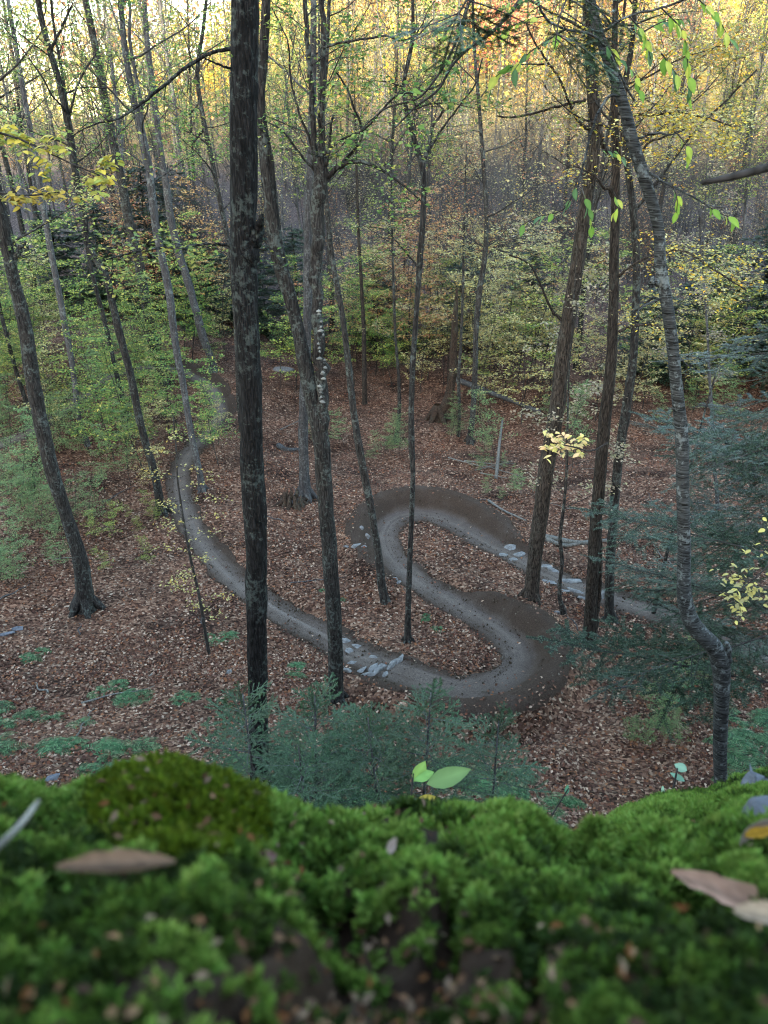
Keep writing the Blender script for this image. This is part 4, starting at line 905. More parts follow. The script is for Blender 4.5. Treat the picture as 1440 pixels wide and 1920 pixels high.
# ------------------------------------------------------------------ mid forest: prototypes, then copies
gm = np.random.RandomState(77)
def ground_pt(x, y): return (x, y, float(H(x, y)))
BARE = []
for k in range(6):
    t = make_tree('forest_tree', 'slender grey forest tree with thin bare limbs in the shaded wood beyond the trail', 'tree', np.random.RandomState(200 + k), 17 + 4 * (k % 3), .11 + .03 * (k % 3), .34, 26, 3.2, 13, [1.5, 0, 1, 2.5, .4, 1][k], [YELLOW, BUFF, ORANGE, YGREEN, BUFF, YELLOW][k], .12,
                  [M_bark_grey, M_bark_grey, M_bark_mid, M_bark_grey, M_bark_mid, M_bark_grey][k], group='slender trees of the shaded wood', up=1.1)  # mostly the paler bark: distance haze put into the colour of these trunks
    BARE.append(t)
spots = []
def far_enough(x, y, d):
    return all((x - a)**2 + (y - b)**2 > d * d for a, b in spots)
tries = 0
while len(spots) < 140 and tries < 20000:
    tries += 1
    y = 33 + gm.rand()**.62 * 80; x = (gm.rand() * 2 - 1) * (.56 * y + 4)
    # keep the open ground beyond the S bend clear, more stems to the left
    if y < 40 and -7 < x < 12: continue
    if y < 52 and gm.rand() < .45: continue
    if x > 0 and y < 70 and gm.rand() < .35: continue
    if far_enough(x, y, 2.3): spots.append((x, y))
for j, (x, y) in enumerate(spots):
    s_ = .75 + .5 * gm.rand(); p = BARE[j % 6]
    if j < 6: p.location = ground_pt(x, y); p.rotation_euler = (0, 0, gm.rand() * 6.28); p.scale = (s_, s_, s_)
    else: p = dup(p, ground_pt(x, y), gm.rand() * 6.28, s_)
    ad = ['yellow leaved', 'bare grey', 'orange leaved', 'yellow green', 'bare brown', 'pale yellow'][j % 6]
    relabel(p, ('slender %s tree on the far slope' if y > 70 else 'slender %s tree') % ad, ('slender %s trees on the far slope' if y > 70 else 'slender %s trees') % ad)

# twiggy bare saplings that fill the shaded slope
def make_thicket(g, h, cols, lv):
    t = thing('bare_sapling', 'twiggy grey sapling on the far slope', 'sapling'); tm = MB(); lm = MB(); lp = []
    for st_ in range(3):
        P = limb(g, (g.normal() * .5, g.normal() * .5, -.2), UP + np.r_[g.normal(size=2) * .16, 0], h * (.7 + .4 * g.rand()), 8, .06, .04)
        tube(tm, P, np.linspace(.05, .012, 9), 4, cap=False)
        for j in range(16):
            f = (.15 + .83 * g.rand()) * 8; i = min(int(f), 7); p = P[i] + (P[i + 1] - P[i]) * (f - i); a = g.rand() * 6.28; L_ = h * .3 * (.4 + .8 * g.rand())
            Q = limb(g, p, (math.cos(a), math.sin(a), .9), L_, 5, .16, .06); tube(tm, Q, np.linspace(.02, .006, 6), 3, cap=False); twigs_on(tm, g, Q, .018, 13, L_ * .5, lp, lv)
    if lp: leaves(lm, np.concatenate(lp), .14, cols, g, .5); part('foliage', lm, M_leaf, t, False)
    part('stem', tm, M_bark_grey, t); return t
TK = [make_thicket(np.random.RandomState(270 + k), 6 + 2 * (k % 2), [BUFF, YELLOW, ORANGE, BUFF][k], [.10, .22, .12, 0][k]) for k in range(4)]
j = 0
for _ in range(1500):
    y = 52 + gm.rand()**1.15 * 62; x = (gm.rand() * 2 - 1) * (.54 * y + 3)
    if x < -4 and gm.rand() < .5: continue
    if j >= 296: break
    s_ = .7 + .6 * gm.rand(); k = j % 4
    if j < 4: p = TK[j]; p.location = ground_pt(x, y); p.scale = (s_,) * 3
    else: p = dup(TK[k], ground_pt(x, y), gm.rand() * 6.28, s_)
    ad = ['buff leaved', 'yellow leaved', 'orange leaved', 'leafless'][k]; relabel(p, 'twiggy %s sapling on the far slope' % ad, 'twiggy %s saplings' % ad); j += 1

# understory saplings in level sprays
KINDS = [('green_sapling', 'green beech sapling with level sprays of small leaves on the left slope', GREEN + YGREEN, 'green saplings on the left slope'),
         ('yellow_green_sapling', 'yellow green beech sapling in the wood beyond the trail', YGREEN, 'yellow green saplings of the understory'),
         ('pale_yellow_sapling', 'pale yellow leaved sapling in the thicket beyond the S bend', YELLOW, 'pale yellow saplings beyond the bend'),
         ('orange_sapling', 'orange leaved maple sapling in the wood beyond the trail', ORANGE, 'orange saplings of the understory'),
         ('teal_sapling', 'cool green bushy sapling low on the forest floor', TEAL, 'cool green low saplings')]
PROT = {}
for k, (nm, lab, cols, grp) in enumerate(KINDS):
    PROT[k] = [make_sapling(nm, lab, np.random.RandomState(300 + 10 * k + v), [5.5, 7.5][v], cols, .13, 12 + 2 * v, 2.0, [42, 32, 27, 27, 42][k], grp, .028) for v in range(2)]
used = set()
def put_sap(k, x, y, s_=1.0):
    v = gm.randint(2); p = PROT[k][v]; loc = ground_pt(x, y); rz = gm.rand() * 6.28
    if (k, v) not in used: used.add((k, v)); p.location = loc; p.rotation_euler = (0, 0, rz); p.scale = (s_, s_, s_)
    else: p = dup(p, loc, rz, s_)
    a1 = ['green', 'yellow green', 'pale yellow', 'orange leaved', 'cool green'][k]; a2 = 'low' if s_ < .62 else ('tall' if (v and s_ > .85) else 'bushy')
    relabel(p, '%s %s sapling' % (a2, a1), '%s %s saplings' % (a2, a1))
def sap_area(k, n, x0, x1, y0, y1, s0=.7, s1=1.2):
    """saplings whose feet stand in the photo between the given columns and rows"""
    for _ in range(n):
        p = ground_hit(x0 + (x1 - x0) * gm.rand(), y0 + (y1 - y0) * gm.rand(), 140)
        i, d, s = trail_at(p[:1], p[1:2])
        if d[0] < .8: continue
        put_sap(k, p[0], p[1], s0 + (s1 - s0) * gm.rand())
sap_area(0, 26, -60, 430, 650, 900, .6, 1.05)
sap_area(2, 9, -60, 430, 640, 860, .6, 1.0)
sap_area(4, 26, -60, 310, 780, 1030, .3, .6)
sap_area(1, 26, -40, 440, 640, 830, .6, 1.1)
sap_area(1, 6, 500, 1000, 670, 750, .8, 1.2)
sap_area(2, 14, 600, 1060, 670, 750, .8, 1.3)
sap_area(0, 6, 480, 800, 680, 750, .7, 1.1)
sap_area(3, 8, 560, 1000, 640, 720, 1.0, 1.5)
sap_area(3, 6, 250, 480, 560, 640, 1.0, 1.5)
sap_area(2, 20, 880, 1460, 690, 820, .8, 1.3)
sap_area(4, 9, 900, 1400, 760, 900, .3, .6)
sap_area(1, 7, 900, 1440, 680, 780, .9, 1.3)
sap_area(4, 9, 430, 1000, 790, 900, .2, .4)

sap_area(0, 8, 210, 330, 690, 760, .4, .7)
sap_area(2, 5, 400, 440, 760, 880, .4, .6)
sap_area(0, 4, 380, 440, 700, 760, .4, .6)
sap_area(4, 14, -40, 150, 950, 1120, .16, .3)
sap_area(1, 9, 170, 300, 960, 1090, .12, .24)
sap_area(2, 12, 230, 420, 720, 960, .3, .55)
sap_area(4, 8, 880, 1020, 880, 950, .1, .2)
sap_area(4, 12, 1190, 1330, 1250, 1400, .1, .22)
# dark hemlocks of the far wood: > trunk, boughs
def make_hemlock(g, h):
    t = thing('hemlock_tree', 'dark green hemlock standing in the deep shade of the far wood', 'tree', (0, 0, 0), 0, 'dark hemlocks of the far wood'); tm = MB(); nm = MB()
    P = limb(g, (0, 0, -.3), UP, h, 10, .02, .02); tube(tm, P, np.linspace(.2, .03, 11), 7)
    lp = []; dd = []
    for j in range(84):
        t_ = .05 + .93 * j / 84; p = P[0] + (P[-1] - P[0]) * t_; a = j * 2.4 + g.rand(); L = 3.6 * (1.05 - t_)**.55 * (.55 + .7 * g.rand())
        Q = limb(g, p, (math.cos(a), math.sin(a), .25 * g.rand()), L, 5, .12, -.08); tube(tm, Q, np.linspace(.02, .005, 6), 3, cap=False)
        m = int(64 * L); u = g.rand(m)**.6 * 4.99; i = u.astype(int); c = Q[i] + (Q[i + 1] - Q[i]) * (u - i)[:, None]
        sd = np.cross(Q[-1] - Q[0], UP); sd /= np.linalg.norm(sd); w_ = (g.rand(m) * 2 - 1) * .32 * L * np.sin(np.pi * np.clip(u / 5.4, .05, 1))
        lp.append(c + sd * w_[:, None] + g.normal(size=(m, 3)) * .05 - UP * (np.abs(w_) * .2)[:, None]); dd.append(sd * np.sign(w_)[:, None] + (Q[-1] - Q[0]) / L + g.normal(size=(m, 3)) * .3)
    leaves(nm, np.concatenate(lp), .26, HEM, g, .75, wide=.2, D=np.concatenate(dd))
    part('trunk', tm, M_bark_mid, t); part('boughs', nm, M_needle, t, False); return t
HK = [make_hemlock(np.random.RandomState(400 + k), 9 + 2 * k) for k in range(3)]
hs_ = [(115, 560, .8), (210, 575, .85), (300, 585, .8), (400, 600, .8), (-30, 600, .9), (560, 640, .8), (700, 640, .7), (860, 640, .75), (990, 650, .65), (1210, 690, .7), (1300, 700, .8), (1400, 680, .9), (1480, 700, 1.0), (340, 520, .9), (480, 620, .7)]
for j, (a, b, s_) in enumerate(hs_):
    p = ground_hit(a, b, 140); loc = ground_pt(p[0], p[1]); rz = gm.rand() * 6.28; s_ *= .85 + .3 * gm.rand()
    if j < 3: HK[j].location = loc; HK[j].rotation_euler = (0, 0, rz); HK[j].scale = (s_ * 1.15, s_ * 1.15, s_ * .8)
    h_ = HK[j] if j < 3 else dup(HK[j % 3], loc, rz, s_ * np.array([1.15, 1.15, .8]))
    relabel(h_, 'dark hemlock in the deep shade', 'dark hemlocks')

# ------------------------------------------------------------------ far hillside wood (one mass)
def far_wood():
    g = np.random.RandomState(9)
    pal = [GOLD, YELLOW, YGREEN, GOLD, ORANGE, YELLOW, BUFF, [(.34, .09, .06), (.40, .13, .09), (.30, .07, .06)]]
    tm = MB(); lm = MB(); n = 0
    while n < 1500:
        y = 104 + g.rand()**.85 * 300; x = (g.rand() * 2 - 1) * (.60 * y + 8)
        if x < -.17 * y and y > 125 and g.rand() < .55: n += 1; continue
        z = float(H0(x, y)); n += 1
        h = 14 + 7 * g.rand(); cr = 3.2 + 1.8 * g.rand(); b = np.array([x, y, z])
        top = b + np.array([g.normal() * .6, g.normal() * .6, h])
        r0 = .08 + .07 * g.rand()
        tube(tm, np.array([b, (b + top) / 2 + g.normal(size=3) * .2, top]), [r0, r0 * .7, .04], 4, cap=False)
        bareness = .9 * (1 - sstep(106, 140, y)) if x > -8 else .15
        for j in range(int(4 + 14 * bareness)):
            t_ = .35 + .6 * g.rand(); p = b + (top - b) * t_; a = g.rand() * 6.28; d = np.array([math.cos(a), math.sin(a), 1.5]); tube(tm, np.array([p, p + d * cr * .4, p + d * cr * .75 + UP * .5]), [.05, .03, .012], 3, cap=False)
        m = int((400 if y < 165 else 340) * (1 - .86 * bareness) * (.6 + .6 * g.rand()))
        k = g.randint(7, 12); cc = rand_unit(k, g) * (.3 + .7 * g.rand(k, 1)**.5) * np.array([cr, cr, h * .42]) + b + UP * h * .56
        P = cc[g.randint(k, size=m)] + g.normal(size=(m, 3)) * cr * .30
        pi = int(np.clip((fbm(np.array([x * .02 + 3]), np.array([y * .025]), 2)[0] + .5) * 8 + g.normal() * 1.6, 0, 7.9))
        leaves(lm, P, .55 if y < 165 else (.8 if y < 230 else 1.05), pal[pi], g, .3, wide=.40)
    o = setting('far_forest', lm, M_leaf, 'stuff', False)
    o2 = bpy.data.objects.new('trunks', tm.mesh('trunks', M_bark_mid, True)); COL.objects.link(o2); o2.parent = o; o2['kind'] = 'stuff'
    print('far tris', sum(len(a) for a in lm.t), sum(len(a) for a in tm.q))
far_wood()

# ------------------------------------------------------------------ hemlock at the right: boughs reach in from a trunk outside the frame
gh = np.random.RandomState(500)
BOUGH = []
for k in range(4):
    a, b = bough(gh, 2.4, .026, .007, .0105, .62, HEM, .05, .014)
    BOUGH.append((a.mesh('twig', M_twig, True), b.mesh('needles', M_needle)))
    print('bough tris', b.n)
def hemlock_near(label, bx, by, Y, z_list, az0, az1, Ls, seed, trunk_r=.11, hgt=9, nrep=2):
    g = np.random.RandomState(seed); p = at_y(bx, by, Y); p[2] = float(H(p[0], p[1])); t = thing('hemlock_tree', label, 'tree', tuple(p))
    tm = MB(); P = limb(g, p - UP * .2, UP, hgt, 10, .02, .02); tube(tm, P, np.linspace(trunk_r, trunk_r * .25, 11), 10, rough=.1, rng=g); part('trunk', tm, M_bark_mid, t)
    for z in z_list:
        for rep in range(nrep):
            tw, nd = BOUGH[g.randint(4)]; s_ = Ls * (.75 + .5 * g.rand()) / 2.4
            b = lpart('bough', tw, t, (0, 0, z - p[2] + .15 * g.normal()), (g.normal() * .15, .10 + g.normal() * .12, az0 + (az1 - az0) * g.rand()), s_)
            c = bpy.data.objects.new('needles', nd); COL.objects.link(c); c.parent = b
def zs_at(px, Y, pys): return [at_y(px, q, Y)[2] for q in pys]
hemlock_near('blue green hemlock reaching over the trail from the right edge, behind the crooked birch', 1500, 1300, 9.6, zs_at(1500, 9.6, [1295, 1255, 1215, 1170, 1120, 1065, 1015]), R(140), R(192), 3.9, 501, hgt=7, nrep=1)
hemlock_near('tall dark hemlock filling the right edge above the yellow leaves', 1560, 1150, 12.0, zs_at(1560, 12.0, [985, 930, 870, 820, 775, 735, 695, 655, 615, 580, 545]), R(140), R(205), 3.8, 502, .14, 12, 1)
hemlock_near('young hemlock behind the grey tree and the dark straight trunk', 1240, 1080, 16.5, zs_at(1240, 16.5, [1060, 1010, 950, 880, 820, 760]), R(0), R(360), 1.5, 503, .06, 7, 1)

# ------------------------------------------------------------------ fir saplings below the ledge
FB = []
for k in range(4):
    a, b = bough(gh, .62, .021, .0028, .0042, .24, FIR, .0, .0055, True)
    FB.append((a.mesh('twig', M_bark_grey, True), b.mesh('needles', M_needle)))
    print('fir bough verts', b.n)
def fir(label, tip_px, Y, nb, h_fol, Ls, seed, lean=(0, 0)):
    g = np.random.RandomState(seed); top = at_y(*tip_px, Y); gz = float(H(top[0], top[1])); base = np.array([top[0] + lean[0], top[1] + lean[1], 0]); base[2] = float(H(base[0], base[1]))
    t = thing('fir_sapling', label, 'sapling', tuple(base), 0, None); tm = MB()
    P = smooth_path(np.array([base - UP * .1, base * .5 + top * .5 + np.r_[g.normal(size=2) * .05, 0], top]), 14)
    tube(tm, P, np.linspace(.028, .004, 14), 6); part('stem', tm, M_bark_grey, t)
    for j in range(nb):
        u = (j + .5) / nb; z = top - UP * (h_fol * u**.9 + .03); f = z[2]; k = np.interp(f, P[:, 2], np.arange(14)); i = int(min(k, 12)); pos = P[i] + (P[i + 1] - P[i]) * (k - i)
        tw, nd = FB[g.randint(4)]; s_ = Ls * (.35 + .75 * u**.6) * (.8 + .4 * g.rand()) / .62
        b = lpart('bough', tw, t, tuple(pos - base), (g.normal() * .2, -.45 + .5 * u + g.normal() * .15, j * 2.4 + g.rand() * .5), s_)
        c = bpy.data.objects.new('needles', nd); COL.objects.link(c); c.parent = b
    tw, nd = FB[0]; b = lpart('bough', tw, t, tuple(top - base - UP * .25), (0, -1.45, g.rand() * 6), .35 / .62)
    c = bpy.data.objects.new('needles', nd); COL.objects.link(c); c.parent = b
fir('leftmost fir sapling below the ledge, growing across the foot of the thick dark trunk', (455, 1300), 3.5, 30, .75, .42, 601)
fir('tall bushy fir sapling in the middle of the clump below the ledge', (590, 1305), 3.6, 38, .95, .5, 602)
fir('fir sapling of the clump just left of the one with the tall leader', (690, 1345), 3.45, 32, .8, .45, 603)
fir('fir sapling with a tall upright leader against the lower berm', (808, 1298), 3.5, 32, .85, .42, 604)
fir('small rightmost fir sapling of the clump, before the dark outer bank of the berm', (935, 1352), 3.55, 22, .55, .34, 605)
fir('low fir sapling nearest the moss ledge in the clump', (560, 1400), 3.15, 26, .6, .4, 606)

# ------------------------------------------------------------------ ferns
def make_fern(g, nf, L, lab):
    t = thing('fern', lab, 'fern', (0, 0, 0), 0, 'green ferns on the leaf littered slope'); mb = MB(); sm = MB()
    for f in range(nf):
        a = f * 6.283 / nf + g.rand() * .5; P = limb(g, (0, 0, 0), (math.cos(a), math.sin(a), 1.15), L * (.7 + .5 * g.rand()), 8, .04, -.26)
        tube(sm, P, np.linspace(.0028, .001, 9), 3, (.035, .07, .03), cap=False)
        n = 15
        for s in (1, -1):
            u = .15 + .85 * (np.arange(n) + .5) / n; f2 = u * 7.99; i = f2.astype(int); p = P[i] + (P[i + 1] - P[i]) * (f2 - i)[:, None]; ax = P[i + 1] - P[i]; ax /= np.linalg.norm(ax, axis=1)[:, None]
            sd = np.cross(ax, UP) * s; sd /= np.linalg.norm(sd, axis=1)[:, None]; d = sd + ax * .35 - UP * .15
            l = L * .26 * np.sin(np.pi * (.12 + .85 * u))**.8 * (.85 + .3 * g.rand(n)); l = l[:, None]; w_ = ax * L * .015
            v = np.stack([p - w_ * .7, p + w_ * .7, p + d * l * .55 + w_, p + d * l, p + d * l * .55 - w_ * .8], 1); k = np.arange(n) * 5
            c = np.repeat(np.array([(.030, .085, .032), (.052, .12, .046), (.016, .045, .018), (.095, .165, .072)])[g.randint(4, size=n)] * (.8 + .4 * g.rand(n, 1)), 5, 0)
            mb.add(v.reshape(-1, 3), np.stack([k, k + 1, k + 2, k + 4], 1), np.stack([k + 4, k + 2, k + 3], 1), c)
    part('frond', mb, M_fern, t, False); part('stalk', sm, M_fern, t); return t
FERN = [make_fern(np.random.RandomState(700 + k), 7 + k % 3, .48, 'green fern with arching fronds on the leaf littered slope below the ledge') for k in range(4)]
fu = [0]
def fern_place(px, py):
    if px > 1355: return 'in the fern patch right of the birch foot'
    if px > 1240: return 'on the slope just left of the birch foot'
    if px > 1000: return 'below the dip in the moss crest'
    if px > 660 and py > 1400: return 'in the thick patch before the right hand firs'
    if px > 430 and py > 1400: return 'in the patch at the foot of the thick dark trunk'
    if px > 780: return 'inside the lower trail bend'
    if px > 580: return 'on the leaves left of the leaning tree'
    if px > 510: return 'beside the trail left of the forked tree foot'
    if px > 385: return 'beside the yellow sapling and the thick dark trunk'
    if px > 305: return 'in the open leaves right of the largest left hand clump'
    if px > 165 and py < 1350: return 'in the clump on the open leaf litter'
    if px > 140: return 'in the clump just above the moss mound'
    if py < 1260: return 'highest on the left slope'
    return 'at the left edge above the moss'
def put_fern(px, py, s_):
    p = on_ground(px, py); i, d, s = trail_at(p[:1], p[1:2])
    if d[0] < 1.0: return
    k = fu[0] % 4; rz = gm.rand() * 6.28
    if fu[0] < 4: FERN[k].location = p; FERN[k].rotation_euler = (0, 0, rz); FERN[k].scale = (s_,) * 3
    f_ = FERN[k] if fu[0] < 4 else dup(FERN[k], tuple(p), rz, s_)
    pl = fern_place(px, py); f_['label'] = 'green fern ' + pl; f_['group'] = 'ferns ' + pl
    fu[0] += 1
def fern_area(n, x0, x1, y0, y1, s0=.7, s1=1.2):
    for _ in range(n): put_fern(x0 + (x1 - x0) * gm.rand(), y0 + (y1 - y0) * gm.rand(), s0 + (s1 - s0) * gm.rand())
fern_area(10, -30, 110, 1330, 1420, .8, 1.2); fern_area(5, 180, 290, 1285, 1320, .7, 1.0); fern_area(3, 310, 380, 1285, 1330, .6, .9); fern_area(9, 180, 300, 1400, 1450, .8, 1.1)
fern_area(4, 40, 90, 1215, 1245, .6, .9); fern_area(18, 440, 660, 1430, 1540, .8, 1.2); fern_area(30, 660, 990, 1440, 1560, .8, 1.2); fern_area(8, 1000, 1090, 1500, 1580, .7, 1.0); fern_area(34, 1360, 1470, 1340, 1490, .7, 1.2); fern_area(10, 1260, 1345, 1250, 1340, .6, 1.0)
fern_area(5, 390, 440, 1190, 1215, .6, .8); fern_area(4, 520, 570, 1240, 1270, .5, .8); fern_area(5, 790, 850, 1150, 1190, .4, .7); fern_area(4, 590, 690, 1060, 1170, .4, .6); fern_area(4, 150, 330, 1440, 1490, .8, 1.1); fern_area(6, 60, 160, 1330, 1450, .5, .9)

# ------------------------------------------------------------------ stones, logs, stump
def stone_mesh(g, size, m=M_stone):
    bm = bmesh.new()
    for p in rand_unit(18, g): bm.verts.new(Vector(p * np.asarray(size) * (.75 + .3 * g.rand())))
    bmesh.ops.convex_hull(bm, input=bm.verts)
    for v in [v for v in bm.verts if not v.link_faces]: bm.verts.remove(v)
    bmesh.ops.bevel(bm, geom=bm.edges[:], offset=min(size) * .12, segments=1, affect='EDGES')
    me = bpy.data.meshes.new('stone'); bm.to_mesh(me); bm.free(); me.materials.append(m); return me
gs = np.random.RandomState(33)
def stone(px, py, size, rz, label, group=None, m=M_stone, name='stone', lift=.3):
    o = bpy.data.objects.new(name, stone_mesh(gs, size, m)); COL.objects.link(o); p = on_ground(px, py); p[2] += size[2] * (lift - .32)
    o.location = p; o.rotation_euler = (gs.normal() * .12, gs.normal() * .12, rz); o['label'] = label; o['category'] = 'stone'
    if group: o['group'] = group
G1 = 'stones set into the trail before the lower bend'
for px, py, sz, rz, lab in [(713, 1248, (.40, .13, .10), 1.05, 'largest pale stone slab set upright across the trail before the lower bend'), (735, 1247, (.34, .10, .09), 1.0, None), (695, 1250, (.30, .12, .08), 1.0, None), (748, 1243, (.30, .08, .08), 1.0, None), (676, 1254, (.25, .10, .08), .9, None), (688, 1263, (.25, .10, .07), .3, None), (660, 1240, (.2, .15, .08), .3, None), (655, 1222, (.22, .14, .08), 2.5, None), (672, 1214, (.2, .1, .06), 2.7, None), (648, 1207, (.2, .13, .08), 2.6, None), (650, 1258, (.16, .12, .09), .2, None), (700, 1233, (.2, .09, .06), 2.6, None), (722, 1260, (.16, .08, .06), 1.0, None)]:
    stone(px, py, sz, rz, lab or 'pale grey stone set into the trail between the forked tree and the lower bend', G1 if not lab else None)
G2 = 'stones beside the trail above the leaning tree'
for px, py, sz in [(688, 1020, (.12, .10, .16)), (668, 1042, (.22, .12, .08)), (683, 1043, (.16, .10, .08)), (650, 1036, (.15, .1, .06)), (678, 1010, (.12, .1, .1)), (742, 1090, (.18, .1, .06)), (748, 1096, (.15, .07, .06))]:
    stone(px, py, sz, gs.rand() * 3, 'small grey stone lying in the leaves left of the trail beside the leaning tree', G2)
G3 = 'stone slabs paving the trail after the upper bend'
for px, py, sz, rz, lab in [(958, 1030, (.30, .22, .10), .2, None), (974, 1040, (.26, .2, .12), .9, None), (945, 1040, (.2, .16, .08), .4, None), (962, 1048, (.2, .14, .08), .1, None), (1068, 1091, (.45, .22, .09), .0, 'broad pale slab lying across the trail left of the dark straight trunk'), (1040, 1075, (.42, .12, .07), -.5, None), (1022, 1064, (.3, .14, .06), -.4, None), (1085, 1107, (.4, .12, .07), -.4, None), (1100, 1120, (.3, .12, .07), -.3, None), (1130, 1120, (.3, .2, .3), .2, None), (1045, 1150, (.14, .12, .12), .2, 'rounded pale stone against the foot of the crooked thin sapling trunk'), (1030, 1092, (.3, .12, .06), -.4, None), (1055, 1105, (.3, .1, .06), -.4, None)]:
    stone(px, py, sz, rz, lab or 'flat grey stone slab in the trail beyond the upper berm', G3 if not lab else None, lift=.2)
stone(50, 1478, (.14, .12, .12), .4, 'pale veined stone by the moss ledge at the left edge')
stone(430, 1262, (.12, .1, .1), .4, 'small pale stone just left of the thick dark trunk above the firs')
stone(530, 695, (.9, .5, .4), .2, 'pale boulder on the far slope seen between the thick dark trunk and the forked tree')
stone(95, 1465, (.2, .14, .1), 1.2, 'dark flat stone beside the pale veined stone', m=M_darkstone)
for px, py in [(30, 1180), (10, 1190)]: stone(px, py, (.3, .12, .08), .5, 'dark stone at the left edge of the leafy slope', 'dark stones at the left edge', M_darkstone)

def log(pxs, w_, label, m=M_wood, lift=.06, name='fallen_log', cat='log', k=8, twig=0):
    P = []
    for a in pxs: p = on_ground(a[0], a[1]); p[2] += lift + (a[2] if len(a) > 2 else 0); P.append(p)
    P = smooth_path(np.array(P), 10); mb = MB(); tube(mb, P, np.linspace(w_, w_ * .6, 10), k, rough=.2, rng=gs); 
    v0 = P[0]; mb.add(np.concatenate([[v0], mb.v[0][:k]]), None, [[0, 1 + (i + 1) % k, 1 + i] for i in range(k)])
    if twig: twigs_on(mb, gs, P, w_ * .7, twig, 1.2, [], 0)
    single(name, mb, m, label, cat, tuple(P[0]))
log([(1020, 1016), (1075, 1020), (1140, 1016)], .10, 'weathered log lying on the leaves behind the dark straight trunk'); log([(1022, 1022), (1060, 1026), (1088, 1022)], .08, 'shorter bleached log in front of the weathered log')
log([(522, 838), (540, 846), (562, 845)], .13, 'mossy dark log end between the thick dark trunk and the weathered tree', M_bark_grey)
log([(855, 728), (930, 758), (1010, 790)], .16, 'long fallen trunk lying on the slope beyond the snag', M_bark_grey, .5)
log([(930, 898), (933, 870, .6), (938, 838, 1.4)], .07, 'bleached broken stem standing upright in the brush pile', M_wood, 0)
for a, b in [((840, 866), (910, 885)), ((900, 895), (950, 905)), ((870, 872), (940, 880)), ((890, 890), (960, 872)), ((905, 880), (985, 905))]:
    p = [a, ((a[0] + b[0]) / 2, (a[1] + b[1]) / 2), b]; P0 = p
    log(P0, .028, 'thin grey stick in the brush pile beyond the upper berm', M_wood, .2, 'stick', 'stick', 5, 5)
    bpy.context.scene.collection.objects[-1]['group'] = 'sticks of the brush pile'
log([(915, 945), (945, 958), (985, 985)], .05, 'long pale stick lying above the upper berm', M_wood, .05, 'stick', 'stick')
log([(270 + 10, 1270), (290, 1262), (300, 1256)], .02, 'thin pale twig on the open leaf litter at left', M_wood, .03, 'stick', 'stick', 5)
log([(525, 810), (545, 800), (562, 792)], .03, 'thin stick leaning on the weathered tree', M_wood, .1, 'stick', 'stick', 5)
gk = np.random.RandomState(61)
for k in range(34):
    a, b = -20 + 1300 * gk.rand(), 850 + 560 * gk.rand()
    q = on_ground(a, b); i_, d_, s_ = trail_at(q[:1], q[1:2])
    if d_[0] < 1.6: continue
    an = gk.rand() * 3.14; L_ = .5 + 1.1 * gk.rand(); P = []
    for u in np.linspace(-.5, .5, 6): x_, y_ = q[0] + math.cos(an) * L_ * u + .04 * gk.normal(), q[1] + math.sin(an) * L_ * u + .04 * gk.normal(); P.append((x_, y_, float(H(x_, y_)) + .05))
    m = MB(); tube(m, smooth_path(np.array(P), 10), np.linspace(.014 + .016 * gk.rand(), .007, 10), 5)
    o_ = single('stick', m, M_bark_grey if k % 3 else M_wood, 'x', 'stick', tuple(P[0])); relabel(o_, 'thin fallen stick on the leaf litter', 'fallen sticks')
# rotten stump
sp_ = on_ground(548, 945); t = thing('stump', 'rotten broken stump with jagged dark splinters beside the weathered tree', 'stump', tuple(sp_)); mb = MB()
for k in range(11):
    a = k * .571; r_ = .30 + .08 * gs.rand(); h_ = .25 + .5 * gs.rand(); b = sp_ + np.array([math.cos(a) * r_, math.sin(a) * r_, -.1])
    tube(mb, np.array([b + np.array([math.cos(a), math.sin(a), 0]) * .25, b + UP * .2, b + UP * h_ * .7, b + UP * h_ + np.r_[gs.normal(size=2) * .05, 0]]), [.10, .10, .07, .01], 6, rough=.3, rng=gs)
part('trunk', mb, M_rotten, t); mb = MB()
for k in range(6):
    a = k * 1.05 + gs.rand() * .4; tube(mb, smooth_path(np.array([sp_ + np.array([math.cos(a) * .25, math.sin(a) * .25, .15]), sp_ + np.array([math.cos(a) * .55, math.sin(a) * .55, .08]), sp_ + np.array([math.cos(a) * 1.0, math.sin(a) * 1.0, -.1])]), 6), np.linspace(.10, .03, 6), 6, rough=.3, rng=gs)
part('roots', mb, M_rotten, t)

